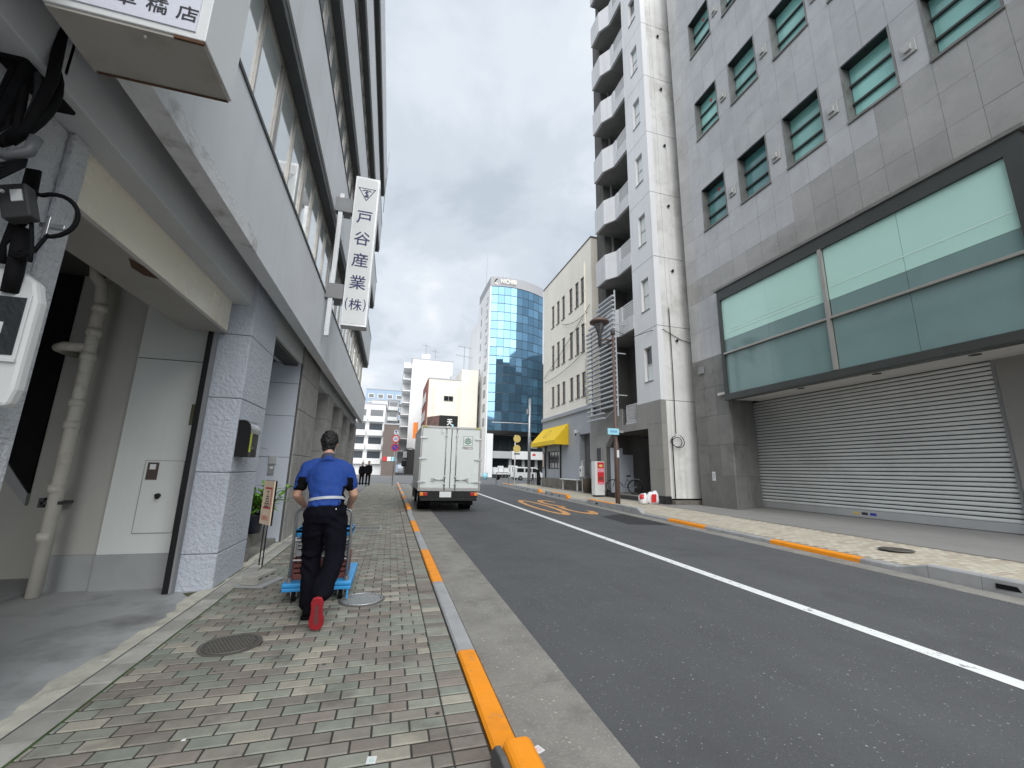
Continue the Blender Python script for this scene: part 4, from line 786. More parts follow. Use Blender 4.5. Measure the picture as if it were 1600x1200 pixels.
# base cladding with the carport opening
BX = 11.2
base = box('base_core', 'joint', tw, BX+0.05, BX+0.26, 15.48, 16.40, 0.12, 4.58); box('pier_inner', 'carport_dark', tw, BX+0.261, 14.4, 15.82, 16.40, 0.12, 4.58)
for z0, z1 in zip([0.45, 1.55, 2.6, 3.55], [1.55, 2.6, 3.55, 4.595]):
    for a, b in ((15.44, 15.9), (15.9, 16.42)): piece('base_tile', 'tower_base', base, BX, BX+0.045, a+0.003, b-0.003, z0+0.003, z1-0.003)
    piece('base_tile', 'tower_base', base, BX+0.002, BX+0.27, 15.395, 15.438, z0+0.003, z1-0.003)
box('plinth', 'black_stone', tw, BX-0.02, BX+0.28, 15.37, 16.44, 0.1, 0.447, bevel=0.006)
lint = box('lintel_core', 'joint', tw, BX+0.05, 12.6, 16.425, 22.2, 3.42, 3.75); box('lintel_core', 'joint', tw, BX+0.05, 12.6, 18.6, 22.2, 3.751, 4.55)
piece('base_tile', 'tower_base', lint, BX, BX+0.045, 16.428, 17.347, 3.39, 4.595); piece('base_tile', 'tower_base', lint, BX, BX+0.045, 17.353, 18.59, 3.39, 3.75); box('lintel_core', 'joint', tw, BX+0.05, 12.6, 16.425, 17.34, 3.751, 4.58)
for a, b in ((18.6, 19.5), (19.5, 20.4), (20.4, 21.3), (21.3, 22.2)): piece('base_tile', 'tower_base', lint, BX, BX+0.045, a+0.003, b-0.003, 3.39, 4.6)
cor = box('left_pier_core', 'joint', tw, BX+0.05, 12.6, 20.45, 22.2, 0.12, 3.38)
for z0, z1 in zip([0.45, 1.55, 2.6], [1.55, 2.6, 3.387]):
    for a, b in ((20.42, 21.3), (21.3, 22.2)): piece('base_tile', 'tower_base', cor, BX, BX+0.045, a+0.003, b-0.003, z0+0.003, z1-0.003)
MB().prism([(20.42,2.75),(19.75,3.385),(20.42,3.385)], 'x', BX+0.001, BX+0.3).build('corner_brace', 'tower_base', tw)
box('plinth', 'black_stone', tw, BX-0.02, BX+0.5, 20.40, 22.2, 0.1, 0.447)
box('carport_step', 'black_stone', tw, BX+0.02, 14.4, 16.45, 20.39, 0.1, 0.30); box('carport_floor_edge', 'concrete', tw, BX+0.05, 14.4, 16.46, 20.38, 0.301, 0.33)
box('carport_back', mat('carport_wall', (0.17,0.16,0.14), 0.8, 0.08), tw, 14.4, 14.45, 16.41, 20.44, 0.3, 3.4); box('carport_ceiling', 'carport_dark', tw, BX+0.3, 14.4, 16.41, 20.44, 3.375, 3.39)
box('carport_door', mat('pale_blue_door', (0.46,0.50,0.56), 0.6, 0.05), tw, 12.2, 12.84, 20.36, 20.41, 0.34, 2.35); box('carport_panel', MATS['pale_blue_door'], tw, 11.45, 12.19, 20.34, 20.40, 0.34, 2.7)
np_ = box('name_plate', 'mid_grey', tw, BX-0.04, BX-0.003, 20.85, 21.4, 1.75, 2.75); box('plate_rim', 'dark_grey', np_, BX-0.045, BX-0.0405, 20.9, 21.35, 1.8, 2.7)
# louvre screen in front of the balconies
lv = thing('louvre_screen', 'grey screen of horizontal metal slats across the tower\'s lower balconies', 'screen', (10.6, 19.5, 4.1))
zz = 4.15; i = 0
while zz < 10.75:
    y0 = 18.15 if zz > 4.55 else 19.4
    y1 = 21.3 if zz < 9.3 else 21.3-(zz-9.3)*1.3
    piece('slat', 'railing_slat' if 'railing_slat' in M else M.setdefault('railing_slat', mat('slat_grey', (0.47,0.49,0.51), 0.45, 0.06, metal=0.3)) and 'railing_slat', lv, 10.55, 10.69, y0, round(y1, 2), zz, zz+0.08); zz += 0.255; i += 1
for y in (18.2, 20.9): box('post', 'railing_slat', lv, 10.70, 10.76, y-0.03, y+0.03, 4.15, 10.9 if y < 19 else 9.3)
for zz_ in (5.2, 7.4, 9.0):
    box('strut', 'railing_slat', lv, 10.76, 11.28, 18.18, 18.23, zz_, zz_+0.05)
for i in range(26): MB().box(10.5, 10.56, 20.96, 21.05, 4.16+0.255*i, 4.2+0.255*i) if False else None
MB().tube([(10.70,18.2,4.62),(10.70,19.35,4.2)], 0.03, 6).build('diagonal', 'railing_slat', lv)
# overhead cable with a loop on the tower corner
ca = thing('tower_cable', 'black cable dropping down the tower corner to a loose loop', 'cable', (11.5, 15.35, 2.6))
MB().tube([(11.95,15.44,9.0),(11.93,15.40,6),(11.9,15.40,3.9),(11.88,15.38,3.1)], 0.018, 6).build('drop', 'black_rubber', ca, smooth=True)
pts = [(11.93+(0.27+0.06*math.sin(R(a*0.7)))*math.cos(R(a)), 15.38-0.0001*(a-100), 2.75+(0.24+0.05*math.cos(R(a*0.45)))*math.sin(R(a))) for a in range(100, 800, 15)]
MB().tube(pts, 0.016, 6).build('loop', 'black_rubber', ca, smooth=True)
MB().tube([(11.67,15.37,0.3),(11.67,15.37,2.9)], 0.022, 6).build('riser', 'black_rubber', ca)
MB().tube([(10.62,18.1,8.6),(10.9,17.0,7.9),(11.25,15.9,7.95),(11.6,15.46,7.9),(12.5,15.46,7.5),(13.5,15.46,7.3)], 0.014, 6).build('span', 'black_rubber', ca, smooth=True)

# ================================================================== BEIGE BUILDING WITH THE YELLOW AWNING
bb = thing('beige_building', 'old beige rendered building with narrow brown windows and a grey painted shop floor', 'building', (14, 29, 0.1))
EX, EY0, EY1, ET = 12.4, 24.0, 33.5, 17.7
wy = []                                            # (y0, y1) of the narrow windows
for c in (25.45, 26.4, 27.5, 28.95, 30.05, 31.2): wy.append((c-0.31, c+0.31))
rowz = [(6.5, 8.2), (9.7, 11.75), (13.35, 15.3)]
ysplit = [EY0]; 
for a, b in wy: ysplit += [a, b]
ysplit.append(EY1)
mb = MB()
zs = [5.75]
for a, b in rowz: zs += [a, b]
zs.append(ET)
for zi in range(len(zs)-1):
    z0, z1 = zs[zi], zs[zi+1]
    if zi % 2 == 0: mb.box(EX, EX+0.4, EY0, EY1, z0, z1)
    else:
        for yi in range(0, len(ysplit)-1, 2): mb.box(EX, EX+0.4, ysplit[yi], ysplit[yi+1], z0, z1)
mb.build('upper_wall', 'beige', bb)
box('core', 'inner_dark', bb, EX+0.42, 22, EY0+0.05, EY1-0.05, 0.1, ET-0.3); box('side_wall', 'beige', bb, EX+0.401, 22, EY0, EY0+0.04, 0.1, ET); box('end_wall', 'beige', bb, EX+0.401, 22, EY1-0.04, EY1, 0.1, ET)
box('parapet_cap', 'stone_base', bb, EX-0.04, 22, EY0-0.04, EY1+0.04, ET+0.002, ET+0.1)
for z0, z1 in rowz:
    for a, b in wy:
        f = MB().box(EX+0.07, EX+0.13, a, a+0.05, z0, z1).box(EX+0.07, EX+0.13, b-0.05, b, z0, z1).box(EX+0.07, EX+0.13, a+0.05, b-0.05, z0, z0+0.06).box(EX+0.07, EX+0.13, a+0.05, b-0.05, z1-0.06, z1)
        for q in (0.33, 0.62): f.box(EX+0.07, EX+0.13, a+0.05, b-0.05, z0+(z1-z0)*q-0.025, z0+(z1-z0)*q+0.025)
        f = f.build('window', 'brown_frame', bb); piece('pane', 'pane_dark', f, EX+0.09, EX+0.11, a+0.05, b-0.05, z0+0.06, z1-0.06); piece('sill', 'stone_base', f, EX-0.06, EX+0.07, a-0.05, b+0.05, z0-0.05, z0-0.002)
dp2 = MB().tube([(EX-0.06,24.9,16.2),(EX-0.06,24.9,5.9)], 0.07, 10).build('downpipe', 'beige', bb, smooth=True)
for z in (7, 9, 11.5, 14): MB().tube([(EX-0.06,24.9,z),(EX-0.06,24.9,z+0.12)], 0.09, 10).build('pipe_collar', 'beige', dp2)
# ground floor
gw = MB().box(EX-0.03, EX+0.4, 26.2, 29.85, 0.85, 5.45).box(EX-0.03, EX+0.4, 32.35, EY1, 0.85, 5.45).box(EX-0.03, EX+0.4, 29.85, 32.35, 0.85, 1.55).box(EX-0.03, EX+0.4, 29.85, 32.35, 2.95, 5.45).box(EX-0.03, EX+0.4, EY0, 26.2, 3.9, 5.45).box(EX-0.03, EX+0.4, EY0, 24.6, 0.1, 3.9).build('shop_wall', 'grey_render', bb)
box('shop_cornice', 'grey_render', bb, EX-0.16, EX+0.4, EY0-0.04, EY1+0.05, 5.452, 5.745, bevel=0.03)
for y0, y1 in ((26.2, 28.4), (28.42, 30.6), (30.62, 32.2), (32.22, EY1)): box('base_stone', 'stone_base', bb, EX-0.12, EX+0.4, y0, y1-0.02, 0.08, 0.845, bevel=0.015)
sw = MB().box(EX+0.08, EX+0.14, 29.85, 29.95, 1.55, 2.95).box(EX+0.08, EX+0.14, 32.25, 32.35, 1.55, 2.95).box(EX+0.08, EX+0.14, 29.95, 32.25, 1.55, 1.63).box(EX+0.08, EX+0.14, 29.95, 32.25, 2.87, 2.95).box(EX+0.07, EX+0.14, 29.95, 32.25, 2.2, 2.28)
for y in (30.5, 31.1, 31.7): sw.box(EX+0.08, EX+0.13, y-0.03, y+0.03, 1.63, 2.87)
sw = sw.build('shop_window', 'brown_frame', bb); piece('pane', 'pane_dark', sw, EX+0.1, EX+0.115, 29.95, 32.25, 1.63, 2.87)
for y in (29.45, 32.65): box('shop_post', 'black_metal', bb, EX-0.12, EX-0.032, y-0.06, y+0.06, 0.85, 3.4)
mb_ = box('menu_case', 'brown_frame', bb, EX-0.08, EX-0.032, 33.0, 33.35, 1.6, 2.9); box('menu_sheet', 'board_cream', mb_, EX-0.084, EX-0.0805, 33.05, 33.3, 1.7, 2.8)
for i in range(5): box('entrance_stair', 'stone_base', bb, EX+0.05+0.25*i, EX+0.05+0.25*(i+1)+1, 24.7, 26.1, 0.1, 0.3+0.2*i)
box('passage_back', 'inner_dark', bb, EX+0.38, EX+0.41, 24.6, 26.2, 0.1, 3.9)
aw = thing('shop_awning', 'yellow canvas awning with a round ring logo over the shop window', 'awning', (12, 30.5, 3.3))
A0, A1 = 28.0, 33.3
xo, zt2, zl, zb2 = 11.25, 4.85, 3.62, 3.3
MB().add([(EX-0.04,A0,zt2),(EX-0.04,A1,zt2),(xo,A1,zl),(xo,A0,zl),(EX-0.04,A0,zt2-0.02),(EX-0.04,A1,zt2-0.02),(xo+0.015,A1,zl-0.015),(xo+0.015,A0,zl-0.015)], [(0,3,2,1),(4,5,6,7),(0,1,5,4),(3,7,6,2),(0,4,7,3),(1,2,6,5)]).build('canopy', 'yellow', aw)
MB().box(xo-0.002, xo+0.012, A0, A1, zb2, zl-0.001).build('valance', 'yellow', aw)
for y in (A0, A1): MB().prism([(EX-0.041,zb2),(xo+0.013,zb2),(xo+0.013,zl-0.02),(EX-0.041,zt2-0.025)], 'y', y+0.002, y+0.014).build('side_flap', 'yellow', aw)
dirx = Vector((xo-EX+0.04, 0, zl-zt2)).normalized(); nrm = Vector((zl-zt2, 0, -(xo-EX+0.04))).normalized()
mb = MB(); cpt = Vector(((EX-0.04+xo)/2, 30.9, (zt2+zl)/2))+nrm*(0.008 if nrm.z > 0 else -0.008)
strokes(mb, cpt, (0,1,0), dirx, [disc_pts(0, 0, 0.42, 28)+[(0.42, 0)]], 0.05); strokes(mb, cpt, (0,1,0), dirx, [[(-0.15,0.25),(0.05,0.22)], [(-0.1,0.18),(0.15,0.12)]], 0.03)
mb.build('ring_logo', 'brown_frame', aw)
be = thing('bench', 'narrow white plank bench fixed at the beige building\'s stone base', 'bench', (12.0, 26.8, 0.1))
box('seat', 'white_paint', be, 11.8, 12.2, 25.6, 28.4, 0.82, 0.88, bevel=0.01)
for y in (25.8, 28.2): box('leg', 'white_paint', be, 11.95, 12.02, y-0.03, y+0.03, 0.1, 0.815)
gm = thing('gas_meter', 'white gas meter on pipes beside the grey shop passage', 'gas meter', (12.1, 25.3, 0.9))
box('case', 'white_paint', gm, 11.98, 12.2, 25.1, 25.45, 1.05, 1.75, bevel=0.04); MB().tube([(12.1,25.15,1.7),(12.1,25.15,2.0)], 0.03, 8).build('pipe', 'white_paint', gm); MB().tube([(12.1,25.4,1.7),(12.1,25.4,2.05),(12.3,25.4,2.1)], 0.03, 8).build('pipe', 'white_paint', gm); MB().tube([(12.1,25.27,0.12),(12.1,25.27,1.04)], 0.025, 8).build('stand', 'white_paint', gm); box('dial', 'dark_grey', gm, 11.97, 11.979, 25.2, 25.35, 1.4, 1.55)
bk = thing('waste_bucket', 'brown tapered waste bucket by the drain pipes at the passage', 'bucket', (11.8, 23.9, 0.1))
MB().lathe((11.8, 23.9, 0.12), [(0.02,0),(0.22,0.005),(0.29,0.82),(0.31,0.85),(0.28,0.85),(0.26,0.6)], 20).build('body', mat('bucket_brown', (0.13,0.105,0.08), 0.7, 0.15), bk, smooth=True); MB().tube([(11.55,23.9,0.95),(11.8,23.9,1.12),(12.05,23.9,0.95)], 0.012, 6).build('handle', 'steel', bk)
for nm, lb, x, y, r_, m_ in (('wall_conduit', 'thick black conduit running up the gap beside the grey shop wall', 12.2, 23.6, 0.09, 'black_metal'), ('wall_conduit', 'beige conduit standing left of the red poster stand', 11.7, 22.9, 0.07, 'pipe')):
    c_ = thing(nm, lb, 'conduit', (x, y, 0.1), 'conduits beside the shop'); MB().tube([(x,y,0.1),(x,y,5.4)], r_, 10).build('pipe', m_, c_, smooth=True)
    for z in (1.2, 2.8, 4.3): MB().tube([(x,y,z),(x,y,z+0.08)], r_*1.25, 10).build('clip', 'mid_grey', c_)
cc = thing('coiled_wall_cable', 'coil of black cable hung on the conduits beside the shop', 'cable', (11.95, 23.3, 3.0))
MB().tube([(11.95, 23.3+0.28*math.cos(R(a)), 2.95+0.34*math.sin(R(a))) for a in range(0, 361, 15)], 0.03, 6).build('coil', 'black_rubber', cc, smooth=True)
for k in range(5): MB().tube([(11.9,23.2+0.05*k,2.6),(11.88,23.1+0.12*k,2.0),(11.9,23.25,1.3+0.1*k)], 0.02, 6).build('strand', 'black_rubber', cc, smooth=True)
for nm, lb, x, y, z in (('security_camera', 'white wall camera above the grey passage beside the awning', 12.2, 26.3, 4.1),):
    s_ = thing(nm, lb, 'camera', (x, y, z)); box('body', 'white_paint', s_, x-0.12, x+0.02, y-0.1, y+0.1, z-0.12, z+0.12, bevel=0.02); MB().tube([(x-0.05,y,z-0.12),(x-0.1,y-0.05,z-0.25)], 0.06, 10).build('lens', 'dark_grey', s_, smooth=True); box('bracket', 'white_paint', s_, x+0.02, x+0.17, y-0.03, y+0.03, z-0.03, z+0.03)

wr = thing('facade_wire', 'thin dark wires sagging across the beige building front', 'cable', (12.2, 28, 9))
for (ya, za, yb, zb_) in ((24.2, 12.7, 33.2, 9.3), (24.6, 12.3, 29.0, 12.9), (24.9, 9.6, 33.0, 8.9)):
    MB().tube([(12.33-0.1*math.sin(math.pi*i/10), ya+(yb-ya)*i/10, za+(zb_-za)*i/10-0.35*math.sin(math.pi*i/10)) for i in range(11)], 0.018, 5).build('wire', 'black_rubber', wr)

# ================================================================== CURVED GLASS TOWER ACROSS THE JUNCTION
gt = thing('glass_office_tower', 'blue glass office tower with a curved curtain wall and white side walls', 'building', (22, 80, 0))
gx0, gx1, gy = 16.4, 28.4, 75.0; NC, NR = 9, 16; gz0, gz1 = 8.55, 37.4
def arc(t): return (gx0+0.25+(gx1-gx0-0.25)*t, gy+2.2*t*t-4*0.9*t*(1-t))
for r in range(NR):
    za, zb = gz0+(gz1-gz0)*r/NR, gz0+(gz1-gz0)*(r+1)/NR
    for c in range(NC):
        (xa, ya), (xb, yb) = arc(c/NC), arc((c+1)/NC); g = 0.035
        d = Vector((xb-xa, yb-ya, 0)).normalized()*g; zz0, zz1 = za+0.07, zb-0.07
        # each pane leans a hair differently, as glass does
        tl = rng.uniform(-0.006, 0.006)
        MB().add([(xa+d.x,ya+d.y,zz0),(xb-d.x,yb-d.y,zz0),(xb-d.x,yb-d.y+tl,zz1),(xa+d.x,ya+d.y+tl,zz1),(xa+d.x,ya+d.y+0.06,zz0),(xb-d.x,yb-d.y+0.06,zz0),(xb-d.x,yb-d.y+0.06,zz1),(xa+d.x,ya+d.y+0.06,zz1)],
                 [(0,1,2,3),(4,7,6,5),(0,4,5,1),(3,2,6,7),(0,3,7,4),(1,5,6,2)]).build('pane', 'blue_glass', gt)
pl = [arc(i/24) for i in range(25)]
MB().prism([(x, y+0.04) for x, y in pl]+[(gx1, 86), (gx0+0.25, 86)], 'z', gz0-0.5, gz1).build('curtain_frame', mat('curtain_frame', (0.03,0.05,0.07), 0.4, 0), gt)
MB().prism([(x, y-0.12) for x, y in pl]+[(gx1, 85.9), (gx0+0.02, 85.9), (gx0+0.02, gy)], 'z', gz1+0.01, gz1+2.0).build('parapet_band', mat('band_grey', (0.36,0.365,0.38), 0.6, 0.03), gt)
MB().prism([(x, y-0.05) for x, y in pl]+[(gx1, 76), (gx0+0.25, 76)], 'z', gz0-0.6, gz0-0.02).build('lower_band', 'black_metal', gt)
box('side_wall', 'tower_white', gt, gx0, gx0+0.24, gy-0.05, 86, 0, gz1); box('rear_block', 'tower_white', gt, gx0-0.02, gx0+4, 86, 97, 0, 34.0)
for r in range(10):
    z = 9.5+r*2.75
    for y, wd in ((76.6, 1.7), (82.6, 0.4)):
        f = box('side_window', 'dark_grey', gt, gx0-0.04, gx0+0.02, y, y+wd, z, z+1.5); box('pane', 'pane_dark' if wd < .5 else 'pane', f, gx0-0.05, gx0-0.041, y+0.12, y+wd-0.08, z+0.12, z+1.38)
lettering('roof_lettering', 'gold_text', gt, [('NICHIBI', 3.55, 0, 3.1, 0.95, 0.02)], (gx0, gy-0.62, gz1+1.0), (1,-0.1,0), (0,0,1))
mb = MB(); strokes(mb, (gx0+1.35, gy-0.42, gz1+0.98), (1,0,0), (0,0,1), [ell(0, -0.1, 0.5, 0.62, -20, 200, 16), [(-0.47,-0.45),(0.47,-0.45)]], 0.2); mb.build('roof_emblem', 'gold_text', gt)
# ground floors
box('left_column', 'tower_white', gt, gx0+0.25, gx0+1.4, gy-0.3, gy+1.5, 0, gz0-0.6); box('recess_back', 'dark_grey', gt, gx0+1.4, gx1, gy+2.2, gy+2.4, 0, gz0-0.6)
for i in range(6): piece('lobby_pane', 'pane_dark', gt, gx0+1.6+1.9*i, gx0+3.4+1.9*i, gy+2.1, gy+2.18, 4.9, 7.7)
box('canopy_band', 'alu_light', gt, gx0+1.41, gx0+5.2, gy+0.2, gy+2.1, 3.5, 4.8); box('shop_sign_band', 'white_paint', gt, gx0+5.25, gx1, gy+0.1, gy+2.1, 3.4, 4.9)
for i in range(4): piece('lobby_column', 'alu_light', gt, gx0+5.0+2.6*i, gx0+5.5+2.6*i, gy+1.2, gy+1.7, 0, 3.39)
for i in range(3): piece('door_pane', 'pane_dark', gt, gx0+1.6+1.1*i, gx0+2.65+1.1*i, gy+2.1, gy+2.17, 0.1, 3.3)
sm = box('shop_mark', 'red', gt, gx0+9.3, gx0+9.9, gy+0.08, gy+0.099, 4.1, 4.5)

def antenna(lb, x, y, z, h, arms, rz_=0.3):
    a_ = thing('roof_antenna', lb, 'antenna', (x, y, z), 'aerials on the far roofs'); MB().tube([(x,y,z),(x,y,z+h)], 0.06, 6).build('mast', 'steel', a_)
    for f, l in arms:
        zz_ = z+h*f; dx, dy = math.cos(rz_)*l, math.sin(rz_)*l
        ab = MB().tube([(x-dx,y-dy,zz_),(x+dx,y+dy,zz_)], 0.04, 5)
        for q in (-0.9, -0.5, 0.0, 0.5, 0.9): ab.tube([(x+dx*q+dy*0.25,y+dy*q-dx*0.25,zz_),(x+dx*q-dy*0.25,y+dy*q+dx*0.25,zz_)], 0.03, 4)
        ab.build('boom', 'steel', a_)
antenna('tall aerial with two cross booms on top of the glass tower', 21.5, 85, 39.2, 7.0, [(0.6, 2.0), (0.25, 1.8)])
antenna('plain thin mast at the left edge of the glass tower roof', 16.6, 80, 38, 9.0, [])

# ================================================================== BUILDINGS FURTHER OFF
def far_block(name, lb, x0, x1, y0, y1, h, wall, left=None, win=None, extra=None):
    t = thing(name, lb, 'building', ((x0+x1)/2, (y0+y1)/2, 0)); box('wall', wall, t, x0, x1, y0, y1, -0.1, h)
    box('roof_rim', 'far_grey', t, x0-0.1, x1+0.1, y0-0.1, y1+0.1, h+0.002, h+0.25)
    return t
# brick-fronted cream building
br = far_block('cream_building', 'cream building with a red brick street front behind the truck', 5.9, 15.6, 80, 92, 18.6, 'far_beige')
box('brick_front', 'brick_red', br, 5.6, 5.88, 79.95, 92, 0, 18.4); box('stair_tower', 'far_beige', br, 12.2, 15.55, 79.7, 88, 0, 20.9)
for z in (6.4, 10.4, 14.0):
    for i in range(3):
        f = piece('window', 'dark_grey', br, 5.52, 5.6, 80.6+3.6*i, 83.4+3.6*i, z, z+2.1)
        for q in range(3): piece('pane', 'pane_dark', f, 5.50, 5.52, 80.7+3.6*i+0.9*q, 81.5+3.6*i+0.9*q, z+0.1, z+2.0)
for x, z in ((8.9, 14.3), (8.4, 10.3), (9.9, 10.3)):
    f = piece('side_window', 'alu', br, x, x+1.9, 79.93, 79.999, z, z+1.1); 
    for q in (0, 1): piece('pane', 'pane_dark', f, x+0.08+0.9*q, x+0.92+0.9*q, 79.91, 79.93, z+0.08, z+1.02)
for x in (6.9, 11.7): MB().tube([(x,79.9,3),(x,79.9,17.2)], 0.1, 6).build('downpipe', 'far_beige', br)
box('roof_tank', 'far_grey', br, 10.6, 11.8, 84, 86, 18.85, 20.4)
antenna('aerial on the cream building roof left of the glass tower', 12.9, 82, 20.9, 5.6, [(0.95, 1.5), (0.6, 1.9)])
tn = thing('shop_sign', 'black shop sign with white vertical characters above the truck roof', 'sign', (9.2, 74, 8))
box('panel', 'black_metal', tn, 7.7, 11.0, 74.0, 74.4, 7.4, 10.75); MB().prism([(7.68,74.0),(7.68,74.4),(5.9,77.5),(5.75,77.3)], 'z', 7.4, 10.7).build('side_panel', mat('photo_panel', (0.16,0.09,0.075), 0.6, 0.5, 1.2), tn)
lettering('sign_text', 'white_paint', tn, [('天', 9.55, 9.55, 1.0, 1.15, 0.03), ('ぷ', 9.5, 8.35, 1.0, 1.1, 0.03)], (0, 73.98, 0), (1,0,0), (0,0,1))
MB().box(10.0, 10.25, 73.97, 73.985, 7.6, 9.2).build('small_print', 'sky_blue', tn)
MB().box(7.8, 7.95, 74.1, 74.3, 0, 7.399).box(10.7, 10.85, 74.1, 74.3, 0, 7.399).build('posts', 'dark_grey', tn); box('picture', 'orange', tn, 6.0, 6.4, 76.4, 76.6, 7.9, 9.3) if False else None
og = thing('orange_banner', 'plain orange vertical banner left of the brick front', 'banner', (4.1, 85, 6)); box('cloth', 'orange', og, 3.72, 4.6, 85, 85.06, 7.2, 10.4); MB().tube([(4.62,85.03,0),(4.62,85.03,10.6)], 0.05, 6).build('pole', 'steel', og)
# white apartment block with stacked balconies
wa = far_block('white_apartment_block', 'white apartment block with a stack of rounded balconies facing the street', 3.0, 12.3, 95, 112, 26.2, 'tower_white')
for k in range(9):
    z = 2.2+2.72*k
    for i in range(3):
        y0 = 95.3+5.4*i
        s_ = box('balcony', 'white_paint', wa, 1.2, 2.99, y0, y0+5.2, z, z+0.22); box('balcony_front', 'railing', s_, 1.2, 1.28, y0, y0+5.2, z+0.221, z+0.4)
        piece('balcony_glass', 'pane', s_, 1.21, 1.26, y0+0.1, y0+5.1, z+0.4, z+1.15); box('party_wall', 'tower_white', s_, 1.25, 2.99, y0+5.0, y0+5.2, z+0.221, z+2.5); piece('balcony_door', 'pane_dark', s_, 2.95, 2.99, y0+1, y0+3.6, z+0.23, z+2.2)
box('stair_tower', 'tower_white', wa, 5.2, 7.2, 99, 103, 26.3, 28.6); box('lift_house', 'tower_white', wa, 7.5, 12.0, 100, 108, 26.3, 27.0)
box('dark_shop_base', 'dark_grey', wa, 2.9, 12.0, 94.9, 94.99, 0, 5.4)
antenna('aerial above the stair tower of the white apartment block', 6.2, 101, 28.6, 3.4, [(0.8, 1.0)]); antenna('second aerial standing right of the white apartment block stair tower', 8.6, 101, 27.0, 3.6, [(0.85, 0.9)])
# blocks at the end of the street
b1 = far_block('blue_building', 'pale blue flat topped building at the far end of the street', -9.5, 2.2, 140, 155, 26.4, 'far_blue')
for k in range(6):
    for i in range(4):
        f = piece('window', 'white_paint', b1, -8.8+2.9*i, -6.9+2.9*i, 139.93, 139.999, 10+2.7*k, 11.5+2.7*k); piece('pane', 'far_window', f, -8.6+2.9*i, -7.1+2.9*i, 139.9, 139.93, 10.2+2.7*k, 11.3+2.7*k)
b2 = far_block('cream_stepped_building', 'white stepped building just right of the office building far off', -5.9, -2.0, 110, 122, 18.2, 'tower_white')
for k in range(6):
    for i in range(2):
        f = piece('window', 'far_grey', b2, -5.4+1.7*i, -4.3+1.7*i, 109.93, 109.999, 3+2.5*k, 4.2+2.5*k); piece('pane', 'far_window', f, -5.3+1.7*i, -4.4+1.7*i, 109.9, 109.93, 3.1+2.5*k, 4.1+2.5*k)
b3 = far_block('balcony_building', 'grey white building with balconies far down the street', -2.0, 0.9, 111, 125, 18.6, 'far_grey')
for k in range(6):
    f = piece('balcony', 'white_paint', b3, -1.8, 0.7, 110.1, 110.99, 2.4+2.7*k, 3.4+2.7*k); piece('balcony_door', 'far_window', f, -1.4, 0.4, 110.96, 110.999, 3.42+2.7*k, 4.6+2.7*k)
b4 = far_block('low_balcony_building', 'lower pale building with dark balcony openings beyond the crossing', -12.0, -1.9, 88, 100, 14.0, 'tower_white')
for k in range(4):
    for i in range(3):
        f = piece('balcony', 'white_paint', b4, -11.6+3.3*i, -8.7+3.3*i, 87.2, 87.99, 2.0+2.8*k, 3.1+2.8*k); piece('opening', 'far_window', f, -11.4+3.3*i, -8.9+3.3*i, 87.95, 87.999, 3.12+2.8*k, 4.5+2.8*k)
b5 = far_block('brown_shop_building', 'dark brown shop building at the far left corner of the crossing', -1.8, 0.9, 84, 98, 9.6, mat('far_brown', (0.16,0.13,0.115), 0.8, 0.1, 0.3))
for i, m_ in enumerate(('red', 'white_paint', 'sky_blue')): piece('shop_panel', m_, b5, -1.6+0.8*i, -0.9+0.8*i, 83.9, 83.99, 2.6, 3.4)

for nm, lb, x0, x1, y0, y1, h in (('dark_office_block', 'dark office block seen mirrored in the blue glass tower', 26, 60, 14, 38.5, 31.0), ('brown_office_block', 'brown office block east of the glass tower, mirrored in its glass', 33.0, 60, 66, 90, 26.0)):
    t = far_block(nm, lb, x0, x1, y0, y1, h, mat('office_block_dark', (0.10,0.11,0.115), 0.6, 0.1, 0.2))
    for k in range(int(h/3.4)-1):
        for i in range(7):
            f = piece('window', 'dark_grey', t, x0+1+4.4*i, x0+4.4+4.4*i, y1+0.001, y1+0.07, 1.5+3.4*k, 3.5+3.4*k); piece('pane', 'far_window', f, x0+1.1+4.4*i, x0+4.3+4.4*i, y1+0.07, y1+0.09, 1.6+3.4*k, 3.4+3.4*k)
            if i < 5: f = piece('window', 'dark_grey', t, x0-0.07, x0-0.001, y0+1+4.4*i, y0+4.4+4.4*i, 1.5+3.4*k, 3.5+3.4*k); piece('pane', 'teal_dark', f, x0-0.09, x0-0.07, y0+1.1+4.4*i, y0+4.3+4.4*i, 1.6+3.4*k, 3.4+3.4*k)

# ================================================================== STREET FURNITURE, RIGHT SIDE
lp = thing('street_lamp', 'brown street lamp with a lantern arm on the right pavement', 'street lamp', (9.03, 15.55, 0.1))
MB().lathe((9.03,15.55,0.08), [(0.10,0),(0.10,2.45),(0.09,2.5),(0.09,2.55),(0.064,2.6),(0.058,7.3)], 18).build('post', 'lamp_brown', lp, smooth=True)
MB().lathe((9.03,15.55,7.38), [(0.085,0),(0.1,0.03),(0.1,0.16),(0.07,0.2),(0.03,0.22)], 14).build('finial', 'dark_grey', lp, smooth=True)
AX, AYp = 8.27, 15.35
MB().tube([(9.03,15.55,7.12),(AX,AYp,7.02)], 0.035, 8).tube([(9.03,15.55,6.93),(AX,AYp,6.83)], 0.025, 8).build('arm', 'lamp_brown', lp, smooth=True)
ln_ = MB().lathe((AX,AYp,6.72), [(0.05,0),(0.07,0.02),(0.07,0.45),(0.09,0.5),(0.1,0.56)], 12).build('lantern', 'dark_grey', lp, smooth=True)
MB().lathe((AX,AYp,7.28), [(0.07,0),(0.20,0.42),(0.215,0.46)], 18).build('lamp_glass', 'glass_lamp', ln_, smooth=True)
